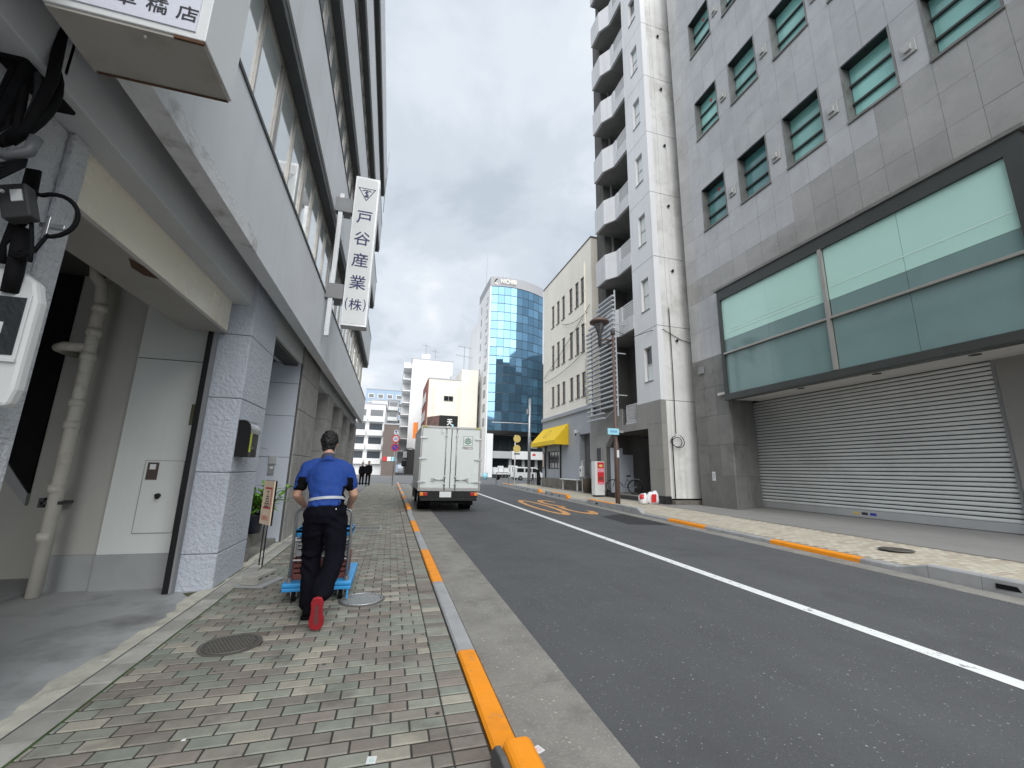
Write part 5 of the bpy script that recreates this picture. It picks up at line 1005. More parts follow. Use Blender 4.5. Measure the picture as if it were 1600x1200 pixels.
MB().lathe((AX,AYp,7.74), [(0.26,0),(0.42,0.02),(0.43,0.07),(0.34,0.17),(0.16,0.25),(0.02,0.28)], 22).build('lamp_hood', 'lamp_brown', ln_, smooth=True)
for a in range(0, 360, 60): MB().tube([(AX+0.08*math.cos(R(a)),AYp+0.08*math.sin(R(a)),7.26),(AX+0.27*math.cos(R(a)),AYp+0.27*math.sin(R(a)),7.76)], 0.016, 5).build('lantern_rib', 'dark_grey', ln_)
box('control_plate', 'sign_white', lp, 8.98, 9.08, 15.425, 15.433, 2.0, 2.3)
bp = thing('street_name_plate', 'small pale blue street plate clamped to the brown lamp post', 'sign', (9.03, 15.4, 3.05))
box('plate', 'sky_blue', bp, 8.55, 9.07, 15.36, 15.38, 2.93, 3.19, bevel=0.004); lettering('plate_text', 'sign_blue', bp, [('浅草橋', 8.81, 3.06, 0.32, 0.1, 0.0)], (0,15.358,0), (1,0,0), (0,0,1)); box('clamp', 'mid_grey', bp, 8.95, 9.3, 15.385, 15.46, 3.02, 3.12)
ps = thing('poster_stand', 'white standing sign box with a red food poster at the carport', 'sign', (10.6, 20.3, 0.12))
box('cabinet', 'sign_white', ps, 10.42, 10.98, 20.2, 20.6, 0.2, 1.95, bevel=0.01); box('skirt', 'dark_grey', ps, 10.45, 10.95, 20.23, 20.57, 0.12, 0.199)
po = box('poster', 'red', ps, 10.56, 10.95, 20.193, 20.1995, 0.75, 1.9)
for z0, z1, m_ in ((1.38, 1.60, 'pink'), (0.75, 0.87, 'pink')): box('poster_block', m_, po, 10.565, 10.945, 20.188, 20.1925, z0, z1)
MB().prism([(10.76+0.12*math.cos(R(a)), 1.72+0.07*math.sin(R(a))) for a in range(0, 360, 20)], 'y', 20.186, 20.1925).build('dish_picture', 'yellow_sign', po)
lettering('poster_text', 'sign_white', po, [('らーめん', 10.755, 1.49, 0.32, 0.11, 0.02)], (0,20.1865,0), (1,0,0), (0,0,1))
MB().prism([(10.76+0.14*math.cos(R(a)), 1.06+0.1*math.sin(R(a))) for a in range(0, 360, 30)], 'y', 20.188, 20.1925).build('dish_picture', 'crate_red', po)
# rubbish bags
def lump(name, m_, parent, c, r, seed, seg=20):
    rr = random.Random(seed); ph = [rr.uniform(0, 6.28) for _ in range(8)]; mb = MB(); vs = []; nth = 12
    for i in range(nth+1):
        th = math.pi*i/nth
        for k_ in range(seg):
            a = 2*math.pi*k_/seg
            f = 1+0.07*math.sin(3*a+ph[0])+0.05*math.sin(5*a+3*th+ph[1])+0.04*math.sin(9*a+ph[2]-2*th)+0.05*math.sin(4*th+ph[3])
            z = c[2]+r[2]*math.cos(th)*f
            vs.append((c[0]+r[0]*math.sin(th)**0.7*math.cos(a)*f, c[1]+r[1]*math.sin(th)**0.7*math.sin(a)*f, max(z, c[2]-r[2]*0.86)))
    mb.add(vs, [(i*seg+k_, (i+1)*seg+k_, (i+1)*seg+(k_+1) % seg, i*seg+(k_+1) % seg) for i in range(nth) for k_ in range(seg)])
    return mb.build(name, m_, parent, smooth=True)
g1 = thing('rubbish_bag', 'left white plastic rubbish bag with a red tied top in front of the tower', 'bag', (10.35, 15.75, 0.11), 'rubbish bags by the tower')
lump('sack', 'bag', g1, (10.36,15.75,0.31), (0.21,0.19,0.22), 3); lump('red_print', 'red', g1, (10.24,15.68,0.40), (0.10,0.12,0.11), 5, 12); lump('knot', 'bag', g1, (10.42,15.72,0.49), (0.07,0.06,0.07), 6, 12)
g2 = thing('rubbish_bag', 'right white plastic rubbish bag with a red square by the tower base', 'bag', (10.78, 15.7, 0.11), 'rubbish bags by the tower')
lump('sack', 'bag', g2, (10.78,15.72,0.34), (0.27,0.22,0.26), 9); 
MB().add([(10.56+0.12*i, 15.485-0.012*math.sin(i*1.6)-0.008*j, 0.20+0.11*j) for j in range(4) for i in range(3)], [(j*3+i, j*3+i+1, (j+1)*3+i+1, (j+1)*3+i) for j in range(3) for i in range(2)]).build('red_square', 'red', g2, smooth=True)
lump('knot', 'bag', g2, (10.9,15.72,0.58), (0.1,0.08,0.08), 11, 12)
# bicycle
bc = thing('bicycle', 'dark city bicycle parked inside the tower carport', 'bicycle', (11.4, 19.0, 0.33), rz=R(-38)); 
def wheel(x):
    t = MB(); t.tube([(x+0.34*math.cos(R(a)), 0, 0.35+0.34*math.sin(R(a))) for a in range(0, 361, 12)], 0.022, 8, caps=False); w_ = t.build('wheel', 'tyre', bc, smooth=True)
    s_ = MB()
    for a in range(0, 360, 24): s_.tube([(x,0,0.35),(x+0.33*math.cos(R(a)),0,0.35+0.33*math.sin(R(a)))], 0.0025, 4)
    s_.tube([(x,-0.05,0.35),(x,0.05,0.35)], 0.025, 8); s_.build('spokes', 'steel', w_)
wheel(-0.55); wheel(0.55)
MB().tube([(-0.55,0,0.35),(-0.40,0,0.9)], 0.018, 8).tube([(-0.38,0,0.82),(0.0,0,0.32),(0.18,0,0.78)], 0.02, 8).tube([(0.0,0,0.32),(0.55,0,0.35),(0.15,0,0.72)], 0.014, 8).tube([(-0.39,0,0.75),(-0.05,0,0.42)], 0.018, 8).build('frame', mat('bike_blue', (0.02,0.035,0.07), 0.3, 0.1), bc, smooth=True)
MB().tube([(-0.40,0,0.9),(-0.38,0,1.0),(-0.36,-0.12,1.05),(-0.22,-0.26,1.06)], 0.013, 8).tube([(-0.38,0,1.0),(-0.36,0.12,1.05),(-0.22,0.26,1.06)], 0.013, 8).build('handlebar', 'steel', bc, smooth=True)
MB().tube([(0.10,0,0.88),(0.22,0,0.90),(0.34,0,0.89)], [(0.03,0.02),(0.08,0.035),(0.10,0.04)], 12).build('saddle', 'black_rubber', bc, smooth=True); MB().tube([(0.18,0,0.75),(0.20,0,0.88)], 0.014, 8).build('seat_post', 'steel', bc)
MB().tube([(0.55+0.37*math.cos(R(a)),0,0.35+0.37*math.sin(R(a))) for a in range(10, 200, 12)], (0.03), 6).build('mudguard', 'dark_grey', bc); MB().box(0.32, 0.78, -0.07, 0.07, 0.74, 0.76).build('rack', 'steel', bc); MB().lathe((0.0,0.03,0.22), [(0.1,0.095),(0.1,0.105)], 16).build('crank', 'steel', bc)

# ================================================================== CROSSING
up_ = thing('utility_pole', 'grey steel pole with a signal arm at the corner by the yellow awning', 'pole', (13.2, 39.6, 0))
MB().tube([(13.2,39.6,0),(13.2,39.6,8.6)], [0.16, 0.13], 14).build('shaft', 'steel', up_, smooth=True); MB().tube([(13.2,39.6,6.0),(11.5,39.9,6.05),(9.4,40.2,6.05)], 0.05, 8).build('arm', 'steel', up_); MB().tube([(13.2,39.5,4.4),(13.7,39.2,3.8)], 0.04, 6).build('brace', 'steel', up_); box('equipment_box', 'steel', up_, 12.9, 13.1, 39.4, 39.7, 7.0, 7.5); box('speaker', 'alu_light', up_, 13.3, 13.9, 39.2, 39.5, 3.55, 3.8)
yp = thing('round_sign_pole', 'white pole carrying two yellowish round sign backs at the crossing', 'sign', (11.3, 38.2, 0))
MB().tube([(11.3,38.2,0.1),(11.3,38.2,4.7)], 0.055, 10).build('shaft', 'white_paint', yp, smooth=True)
for z in (4.35, 3.4): 
    d_ = MB().tube([(11.45,38.1,z),(11.45,38.07,z)], 0.36, 22).build('disc', 'yellow_sign', yp); MB().tube([(11.3,38.14,z),(11.6,38.14,z)], 0.03, 6).build('bracket', 'alu_light', d_)
box('small_plate', 'dark_grey', yp, 11.2, 11.75, 38.06, 38.09, 2.85, 2.98)
gr_ = thing('guard_rail', 'short grey tubular guard rail at the kerb corner of the crossing', 'railing', (9.6, 37.5, 0))
MB().tube([(9.45,37.9,0.1),(9.45,37.9,1.1),(9.5,37.8,1.18),(10.4,37.3,1.18),(10.45,37.2,1.1),(10.45,37.2,0.1)], 0.035, 8).build('hoop', 'steel', gr_, smooth=True); MB().tube([(9.8,37.7,0.35),(10.0,37.6,1.1)], 0.02, 6).tube([(10.1,37.5,0.35),(10.3,37.35,1.1)], 0.02, 6).build('infill', 'steel', gr_)
ch = thing('pavement_chair', 'dark wooden chair standing outside the grey shop corner', 'chair', (12.2, 36.2, 0.1))
box('seat', 'brown_frame', ch, 12.0, 12.45, 36.0, 36.45, 0.52, 0.57)
for x in (12.03, 12.42):
    for y in (36.03, 36.42): box('leg', 'brown_frame', ch, x-0.02, x+0.02, y-0.02, y+0.02, 0.1, 0.519)
box('backrest', 'black_metal', ch, 12.41, 12.45, 36.0, 36.45, 0.571, 1.1)
es = thing('menu_easel', 'black folding menu board beside the pavement chair', 'easel', (12.8, 35.6, 0.1))
MB().add([(12.6,35.6,0.12),(13.0,35.6,0.12),(12.95,35.8,1.5),(12.65,35.8,1.5),(12.6,35.63,0.12),(13.0,35.63,0.12),(12.95,35.83,1.5),(12.65,35.83,1.5)], [(0,1,2,3),(4,7,6,5),(0,4,5,1),(3,2,6,7),(0,3,7,4),(1,5,6,2)]).build('board', 'black_metal', es)
for x in (12.62, 12.98): MB().tube([(x,36.2,0.12),(x,35.83,1.45)], 0.02, 6).build('leg', 'brown_frame', es)
def van(lb, x, y, z):
    t = thing('parked_van', lb, 'van', (x, y, z)); mb = MB()
    mb.prism([(x-2.2,z+0.35),(x+2.2,z+0.35),(x+2.25,z+1.0),(x+1.7,z+1.15),(x+1.05,z+1.85),(x-2.1,z+1.9),(x-2.25,z+1.6)], 'y', y-0.8, y+0.8); mb.build('body', 'white_paint', t, bevel=0.06)
    for a, b in ((x-1.9, x-0.9), (x-0.7, x+0.25)): box('side_window', 'pane_dark', t, a, b, y-0.812, y-0.8, z+1.15, z+1.7)
    MB().prism([(x+0.4,z+1.15),(x+1.45,z+1.15),(x+0.95,z+1.7),(x+0.4,z+1.7)], 'y', y-0.812, y-0.8).build('door_window', 'pane_dark', t)
    for dx in (-1.4, 1.4):
        w_ = MB().tube([(x+dx,y-0.82,z+0.32),(x+dx,y-0.6,z+0.32)], 0.32, 20).build('wheel', 'tyre', t, smooth=False); MB().tube([(x+dx,y-0.84,z+0.32),(x+dx,y-0.821,z+0.32)], 0.18, 14).build('rim', 'steel', w_)
    box('tail_lamp', 'red_lens', t, x-2.27, x-2.24, y-0.78, y-0.6, z+0.8, z+1.2)
    return t
van('white delivery van on the cross street behind the utility pole', 19.2, 58, -0.03)
ft = thing('flatbed_truck', 'small white flatbed truck with boxes on the cross street', 'truck', (15.5, 59, -0.03))
box('bed', 'white_paint', ft, 14.2, 16.6, 58.3, 59.7, 0.75, 1.15, bevel=0.02); box('chassis', 'dark_grey', ft, 14.3, 17.3, 58.5, 59.5, 0.4, 0.749)
MB().prism([(16.65,0.4),(18.0,0.4),(18.05,1.2),(17.7,2.0),(16.65,2.05)], 'y', 58.3, 59.7).build('cab', 'white_paint', ft, bevel=0.05); box('cab_window', 'pane_dark', ft, 16.9, 17.6, 58.285, 58.299, 1.2, 1.85)
for x in (14.8, 17.3): MB().tube([(x,58.28,0.29),(x,58.5,0.29)], 0.3, 18).build('wheel', 'tyre', ft)
for x, m_, h in ((14.5, 'sign_white', 1.75), (15.3, 'bag', 1.95), (16.1, 'sign_white', 1.7)): box('load_box', m_, ft, x-0.35, x+0.35, 58.6, 59.3, 1.152, h)
for lb, x, m_ in (('pale blue plastic tub on the cross street kerb near the flatbed', 13.4, 'sky_blue'), ('white lidded tub left of the blue tub on the far kerb', 12.5, 'sign_white')):
    t = thing('storage_tub', lb, 'tub', (x, 60.5, 0), 'tubs on the far kerb'); MB().lathe((x,60.5,-0.02), [(0.3,0),(0.4,0.9)], 18).build('body', m_, t, smooth=True); MB().lathe((x,60.5,0.885), [(0.42,0),(0.42,0.06),(0.1,0.1)], 18).build('lid', 'sign_white', t)
# ---- sign pole on the left pavement
sp = thing('traffic_sign_pole', 'grey pole with stacked round traffic signs at the far end of the left pavement', 'traffic sign', (0.2, 33, 0))
MB().tube([(0.2,33,0),(0.2,33,4.25)], 0.04, 12).build('shaft', 'steel', sp, smooth=True); box('base_plate', 'steel', sp, 0.0, 0.4, 32.85, 33.15, 0, 0.03)
a_ = MB().prism([(0.2+0.17*math.cos(R(a)), 4.05+0.2*math.sin(R(a))) for a in range(0, 360, 15)], 'y', 32.93, 32.95).build('arrow_disc', 'sign_white', sp); strokes(MB(), (0.2, 32.925, 4.05), (1,0,0), (0,0,1), [[(0,-0.12),(0,0.12)], [(-0.07,0.05),(0,0.13),(0.07,0.05)]], 0.05).build('arrow', 'sign_blue', a_)
for z, rim, inner in ((3.55, 'red', 'sign_white'), (2.9, 'red', 'sign_blue')):
    d_ = MB().tube([(0.2,32.955,z),(0.2,32.93,z)], 0.3, 28).build('sign_disc', rim, sp); MB().tube([(0.2,32.929,z),(0.2,32.92,z)], 0.215, 28).build('inner_disc', inner, d_)
    if inner == 'sign_blue': strokes(MB(), (0.2, 32.917, z), (1,0,0), (0,0,1), [[(-0.14,0.14),(0.14,-0.14)]], 0.06).build('slash', 'red', d_)
    else: lettering('figure', 'sign_blue', d_, [('30', 0.2, z, 0.26, 0.19, 0.01)], (0,32.917,0), (1,0,0), (0,0,1))

# ================================================================== LEFT PAVEMENT THINGS
M['iron_gap'] = mat('iron_gap', (0.07,0.067,0.06), 0.8, 0.2, 9)
def manhole(lb, x, y, r_, m_, z=0.001):
    t = thing('manhole_cover', lb, 'manhole', (x, y, z), 'round iron covers in the pavements'); MB().tube([(x,y,z),(x,y,z+0.004)], r_+0.02, 40).build('rim', 'iron', t)
    c_ = MB().tube([(x,y,z+0.0042),(x,y,z+0.006)], r_-0.005, 40).build('lid', 'iron_gap', t); MB().tube([(x+(r_-0.012)*math.cos(R(a)),y+(r_-0.012)*math.sin(R(a)),z+0.008) for a in range(0, 361, 9)], 0.006, 6, caps=False).build('lid_edge', m_, c_)
    mb = MB(); n = int(r_/0.025)
    for i in range(-n, n+1):
        for j in range(-n, n+1):
            px_, py_ = x+i*0.026+(0.013 if j % 2 else 0), y+j*0.024
            if math.hypot(px_-x, py_-y) < r_-0.03: mb.box(px_-0.0085, px_+0.0085, py_-0.0075, py_+0.0075, z+0.0061, z+0.0095)
    o = mb.build('tread_studs', m_, c_); return t
manhole('pale round iron cover with a fine grid right of the trolley', -0.19, 5.06, 0.22, 'iron_light')
manhole('dark worn round iron cover set left of the walking man', -1.11, 4.08, 0.20, 'iron')
manhole('oval looking dark cover in the right tan pavement', 9.05, 5.75, 0.24, 'iron', 0.112)
dg = thing('drain_cover', 'rectangular pale metal drain cover further up the left pavement', 'drain cover', (-0.55, 10.8, 0)); box('plate', 'iron_light', dg, -0.75, -0.1, 10.3, 10.9, 0.002, 0.008)
for i in range(9): piece('bar', 'iron', dg, -0.73, -0.12, 10.33+0.06*i, 10.355+0.06*i, 0.0082, 0.011)
def sticker(lb, x, y, z, rz_, m_):
    t = thing('pavement_sticker', lb, 'sticker', (x, y, z), 'lettered stickers on the ground', rz=rz_); MB().box(-0.023, 0.023, -0.028, 0.028, 0, 0.0008).build('paper', 'sign_white', t); lettering('letter', m_, t, [('G', 0, 0, 0.022, 0.025, 0.0)], (0,0,0.0012), (1,0,0), (0,1,0))
sticker('tiny white sticker with a green letter on the pavers', 0.018, 2.43, 0.001, R(-8), 'sticker_green'); sticker('tiny white sticker with a pink letter on the concrete gutter', 0.85, 2.34, -0.0195, R(25), 'pink')
for lb, x, y, s_ in (('small torn white paper scrap on the near left pavers', -0.92, 2.82, 0.012), ('white paper scrap on the forecourt before the garage', -1.86, 3.97, 0.025), ('crumpled pale leaf on the wet forecourt at the left edge', -2.2, 3.35, 0.03)):
    tag(MB().add([(x-s_,y-s_*.6,0.001),(x+s_,y-s_*.8,0.0015),(x+s_*.8,y+s_*.7,0.004),(x-s_*.7,y+s_*.5,0.0025),(x,y,0.006)], [(0,1,4),(1,2,4),(2,3,4),(3,0,4)]).build('paper_scrap', 'sign_white'), lb, 'paper scrap', 'scraps on the ground')
# notice stand on a breeze block
ns = thing('notice_stand', 'cream notice board with red print on two thin black poles', 'sign', (-1.46, 6.05, 0.2), rz=R(-56))
MB().box(-0.16, 0.16, -0.012, 0.0, 0.47, 1.0).build('board', 'board_cream', ns); MB().box(-0.165, 0.165, 0.001, 0.02, 0.465, 1.005).build('board_back', 'black_metal', ns)
for x in (-0.05, 0.05): MB().tube([(x,0.012,-0.02),(x,0.012,0.5)], 0.008, 8).build('pole', 'black_metal', ns)
strokes(MB(), (0,-0.0135,0.74), (1,0,0), (0,0,1), [[(-0.09,0.17),(0.11,0.17)], [(0.11,0.17),(0.11,-0.07)], [(-0.1,-0.07),(0.11,-0.07)]], 0.022).build('red_frame', 'red', ns)
lettering('board_text', 'ink', ns, [('工', -0.0, 0.84, 0.10, 0.07, 0.01), ('品', 0.0, 0.73, 0.13, 0.12, 0.01)], (0,-0.0138,0), (1,0,0), (0,0,1)); lettering('red_text', 'red', ns, [('駐輪禁止', 0, 0.55, 0.22, 0.06, 0.0)], (0,-0.0138,0), (1,0,0), (0,0,1))
bl = thing('breeze_block', 'grey hollow concrete block weighting the notice stand', 'block', (-1.43, 6.02, 0.0), rz=R(-18))
mb = MB(); mb.box(-0.095, 0.095, -0.195, 0.195, 0.08, 0.115); mb.box(-0.095, 0.095, -0.195, 0.195, 0.04, 0.06)
for y in (-0.195, -0.075, 0.045, 0.165): mb.box(-0.095, 0.095, y, y+0.03, 0.0601, 0.0799)
mb.build('shell', 'block', bl, bevel=0.004); MB().box(-0.11, 0.10, -0.2, 0.2, 0.018, 0.039).build('pad', 'block', bl, bevel=0.006); MB().box(-0.16, 0.2, -0.26, 0.22, 0.002, 0.016).build('mat', 'plinth', bl)
# potted plant
pt = thing('potted_plant', 'leafy green plant in a dark pot on the entrance step', 'potted plant', (-2.14, 8.0, 0.3))
MB().lathe((-2.14,8.0,0.30), [(0.02,0),(0.15,0.005),(0.2,0.28),(0.215,0.3),(0.19,0.3),(0.185,0.26),(0.01,0.255)], 24).build('pot', 'pot', pt, smooth=True)
MB().tube([(-2.14,8.0,0.555),(-2.14,8.0,0.565)], 0.184, 20).build('soil', 'soil', pt)
stem = MB()
def leaf(mb, base, d, l, wd, droop, mi=0):
    d = Vector(d).normalized(); s_ = d.cross(Vector((0,0,1)))
    s_ = s_.normalized() if s_.length > 1e-3 else Vector((1,0,0)); L_, R_, C_ = [], [], []; n = 5; p = Vector(base)
    for i in range(n+1):
        f = i/n; wv = wd*math.sin(math.pi*min(0.98, f*0.9+0.08))*0.5; C_.append(p+Vector((0,0,-wv*0.3))); L_.append(p+s_*wv); R_.append(p-s_*wv)
        p = p+d*(l/n); d = (d+Vector((0,0,-droop/n))).normalized()
    mb.add(L_+C_+R_, [(i, i+1, n+2+i, n+1+i) for i in range(n)]+[(n+1+i, n+2+i, 2*n+3+i, 2*n+2+i) for i in range(n)], mi)
for i in range(16):
    a = rng.uniform(0, 6.28); r_ = rng.uniform(0.03, 0.17); h = rng.uniform(0.15, 0.5); tip = Vector((-1.98+r_*2.3*math.cos(a), 8.0+r_*2*math.sin(a), 0.56+h))
    stem.tube([(-2.14+r_*0.5*math.cos(a), 8.0+r_*0.5*math.sin(a), 0.55), tip], 0.006, 5)
    lf = MB()
    for q in range(rng.randint(12, 16)):
        b = rng.uniform(0, 6.28); el = rng.uniform(-0.1, 1.0); k_ = rng.uniform(0.45, 1.02)
        base = Vector((-2.14, 8.0, 0.55)).lerp(tip, k_); leaf(lf, base, (math.cos(b)*math.cos(el), math.sin(b)*math.cos(el), math.sin(el)), rng.uniform(0.16, 0.28), rng.uniform(0.045, 0.075), rng.uniform(0.5, 1.3))
    lf.build('leaf_cluster', 'leaf', pt, smooth=True)
stem.build('stems', 'leaf_dark', pt)
wb = thing('wall_sprig', 'sparse dark sprig hanging behind the post box', 'plant', (-2.3, 7.6, 1.7)); mb = MB()
for i in range(14): b = rng.uniform(0, 6.28); leaf(mb, (-2.2+rng.uniform(-.1,.1), 7.8, 1.62+rng.uniform(-.1,.12)), (math.cos(b), math.sin(b)*0.4, rng.uniform(-.2,.5)), 0.16, 0.03, 0.8)
mb.build('leaves', 'leaf_dark', wb, smooth=True); MB().tube([(-3.08,7.9,1.5),(-2.6,7.85,1.62),(-2.2,7.8,1.66)], 0.008, 5).build('stalk', 'leaf_dark', wb)

# ================================================================== BOX TRUCK
tk = thing('box_truck', 'white box truck with twin rear doors and a green leaf logo driving away', 'truck', (1.95, 16.4, -0.03))
X0, X1, YB, Z0, Z1 = 0.90, 3.0, 14.3, 0.66, 2.83
box('cargo_box', 'truck_white', tk, X0+0.012, X1-0.012, YB+0.06, 17.9, Z0+0.02, Z1-0.02)
fr = MB().box(X0, X0+0.06, YB, YB+0.1, Z0, Z1).box(X1-0.06, X1, YB, YB+0.1, Z0, Z1).box(X0+0.0601, X1-0.0601, YB, YB+0.1, Z1-0.075, Z1).box(X0+0.0601, X1-0.0601, YB, YB+0.1, Z0, Z0+0.10).build('rear_frame', 'truck_alu', tk, bevel=0.006)
for x in (X0+0.03, X1-0.25): box('corner_marker', mat('marker_yellow', (0.45,0.42,0.03), 0.6, 0.1), fr, x, x+0.2, YB-0.006, YB-0.0005, Z1-0.055, Z1-0.015)
xm = (X0+X1)/2
for xa, xb, s_ in ((X0+0.065, xm-0.012, 1), (xm+0.012, X1-0.065, -1)):
    d_ = box('door', 'truck_white', tk, xa, xb, YB+0.012, YB+0.05, Z0+0.105, Z1-0.08, bevel=0.005)
    xr = xb-0.17 if s_ == 1 else xa+0.17
    MB().tube([(xr,YB-0.02,Z0+0.03),(xr,YB-0.02,Z1-0.03)], 0.017, 10).build('lock_rod', 'steel', d_, smooth=True)
    for z in (Z0+0.2, 1.1, Z1-0.35, Z1-0.06): box('rod_guide', 'steel', d_, xr-0.04, xr+0.04, YB-0.04, YB+0.011, z, z+0.05, bevel=0.01)
    MB().tube([(xr,YB-0.035,1.02),(xr-s_*0.38,YB-0.035,1.03)], 0.016, 8).build('lock_handle', 'steel', d_, smooth=True); box('handle_latch', 'steel', d_, xr-s_*0.40-0.05, xr-s_*0.40+0.05, YB-0.03, YB+0.011, 0.98, 1.09)
    xh = X0 if s_ == 1 else X1
    for z in (0.95, 1.72, 2.42):
        h_ = MB(); h_.prism([(xh-s_*0.02,z-0.03),(xh+s_*0.14,z-0.035),(xh+s_*0.24,z-0.012),(xh+s_*0.24,z+0.012),(xh+s_*0.14,z+0.035),(xh-s_*0.02,z+0.03)], 'y', YB-0.028, YB-0.002); h_.build('hinge', 'steel', d_, bevel=0.005)
box('door_gap', 'black_rubber', tk, xm-0.0115, xm+0.0115, YB+0.016, YB+0.05, Z0+0.105, Z1-0.08); box('door_stop', 'steel', tk, 1.60, 1.66, YB-0.03, YB+0.011, Z1-0.22, Z1-0.12)
lg = box('logo_panel', 'sign_white', tk, 2.34, 2.70, YB+0.008, YB+0.0115, 2.18, 2.54); o_ = (2.52, YB+0.006, 2.36); q = MB()
strokes(q, o_, (1,0,0), (0,0,1), [[(-0.16,-0.16),(0.16,-0.16),(0.16,0.16),(-0.16,0.16),(-0.16,-0.16)]], 0.012); q.build('logo_border', 'green', lg)
q = MB()
def lf2(mb, a, b, wd):
    (x, y), (u, v) = a, b; dx, dy = u-x, v-y; l = math.hypot(dx, dy); nx, ny = -dy/l*wd, dx/l*wd
    P_ = [(x,y),(x+dx*.4+nx,y+dy*.4+ny),(u,v),(x+dx*.4-nx,y+dy*.4-ny)]; mb.add([(o_[0]+p, o_[1]-0.001, o_[2]+r) for p, r in P_], [(0,1,2,3)])
strokes(q, (o_[0], o_[1]-0.001, o_[2]), (1,0,0), (0,0,1), [[(0,-0.13),(0,0.06)]], 0.02)
for s_ in (-1, 1):
    for yb_, l in ((-0.11, 0.15), (-0.05, 0.15), (0.01, 0.12)): lf2(q, (0.0*s_, yb_), (s_*l, yb_+0.08), 0.022)
lf2(q, (0, 0.03), (0, 0.135), 0.025); q.build('leaf_emblem', 'green', lg)
lettering('logo_text', 'maroon', lg, [('FRECO', 2.52, 2.11, 0.36, 0.085, 0.01)], (0, YB+0.006, 0), (1,0,0), (0,0,1))
lettering('door_text', 'green', tk, [('低公害車', 2.68, 0.93, 0.26, 0.055, 0.0)], (0, YB+0.01, 0), (1,0,0), (0,0,1))
box('sub_frame', 'black_metal', tk, X0+0.12, X1-0.12, YB+0.06, 18.4, 0.42, Z0-0.005); box('bumper', 'black_metal', tk, X0+0.1, X1-0.1, YB+0.02, YB+0.12, 0.34, 0.44, bevel=0.01); box('axle', 'black_rubber', tk, X0+0.3, X1-0.3, 15.5, 15.7, 0.24, 0.42); box('spare_tray', 'black_rubber', tk, X0+0.45, X1-0.45, 14.5, 15.3, 0.24, 0.419); box('side_guard', 'black_rubber', tk, X0+0.05, X0+0.09, 16.1, 18.3, 0.3, 0.62)
lb_ = box('lamp_bar', 'black_metal', tk, X0+0.08, X1-0.08, YB+0.03, YB+0.0595, 0.45, Z0-0.01)
for s_, x in ((1, X0+0.14), (-1, X1-0.14)):
    box('amber_lamp', 'amber', lb_, x-0.06, x+0.06, YB+0.005, YB+0.0295, 0.51, 0.62, bevel=0.01); box('red_lamp', 'red_lens', lb_, x+s_*0.13-0.06, x+s_*0.13+0.06, YB+0.005, YB+0.0295, 0.51, 0.62, bevel=0.01)
pl_ = box('number_plate', 'sign_white', tk, 1.63, 2.02, YB+0.0, YB+0.0295, 0.46, 0.645, bevel=0.004)
for s_ in (0, 1):
    xc = X0+0.30 if s_ == 0 else X1-0.30
    for y in (15.6, 19.1):
        w_ = MB().tube([(xc-0.19 if y < 17 else xc-0.1,y,0.335),(xc+0.19 if y < 17 else xc+0.1,y,0.335)], 0.365, 28).build('wheel', 'tyre', tk); xo_ = (xc-0.2) if s_ == 0 else (xc+0.2)
        MB().tube([(xo_-0.012,y,0.335),(xo_+0.012,y,0.335)], 0.19, 18).build('rim', 'steel', w_)
    box('mud_flap', 'black_rubber', tk, xc-0.22, xc+0.22, 15.12, 15.14, 0.14, 0.42)
MB().prism([(18.1,0.35),(19.8,0.35),(19.85,1.2),(19.55,2.05),(18.15,2.1)], 'x', X0+0.15, X1-0.15).build('cab', 'truck_white', tk, bevel=0.05); box('side_panel', 'truck_alu', tk, X0+0.0, X0+0.011, YB+0.11, 17.9, Z0+0.03, Z0+0.25); box('side_rail', 'truck_alu', tk, X0-0.004, X0+0.011, YB+0.11, 17.9, Z1-0.12, Z1-0.03)
for i in range(7): piece('side_rib', 'truck_alu', tk, X0+0.0, X0+0.011, YB+0.3+0.48*i, YB+0.33+0.48*i, Z0+0.26, Z1-0.13)
mr = MB().tube([(X0+0.12,18.9,2.15),(X0-0.1,18.7,2.25),(X0-0.32,18.4,2.2),(X0-0.36,18.35,1.9)], 0.018, 8).build('mirror_arm', 'black_metal', tk, smooth=True)
box('mirror', 'black_metal', mr, X0-0.46, X0-0.26, 18.3, 18.38, 1.78, 2.12, bevel=0.03); box('mirror_glass', 'steel', mr, X0-0.44, X0-0.28, 18.292, 18.2995, 1.82, 2.08); box('lower_mirror', 'black_metal', mr, X0-0.48, X0-0.28, 18.3, 18.38, 1.45, 1.70, bevel=0.03)

# ================================================================== TROLLEY AND LOAD
tr = thing('platform_trolley', 'blue platform trolley with a steel push handle in front of the walking man', 'trolley', (-0.65, 5.4, 0))
box('platform', 'cart_blue', tr, -0.99, -0.31, 5.03, 5.95, 0.155, 0.205, bevel=0.018); box('platform_rim', 'cart_blue', tr, -0.985, -0.315, 5.035, 5.945, 0.12, 0.1545, bevel=0.008)
hp = [(-0.93,5.07,0.2)]+[(-0.93,5.07,0.84),(-0.925,5.065,0.90),(-0.90,5.06,0.935),(-0.85,5.055,0.95),(-0.45,5.055,0.95),(-0.40,5.06,0.935),(-0.375,5.065,0.90),(-0.37,5.07,0.84),(-0.37,5.07,0.2)]
MB().tube(hp, 0.0155, 12).build('handle', 'steel', tr, smooth=True)
for z in (0.42, 0.62): MB().tube([(-0.93,5.075,z),(-0.37,5.075,z)], 0.010, 8).build('cross_bar', 'steel', tr)
for x in (-0.93, -0.37): MB().tube([(x,5.07,0.205),(x,5.07,0.25)], 0.026, 12).build('handle_socket', 'steel', tr)
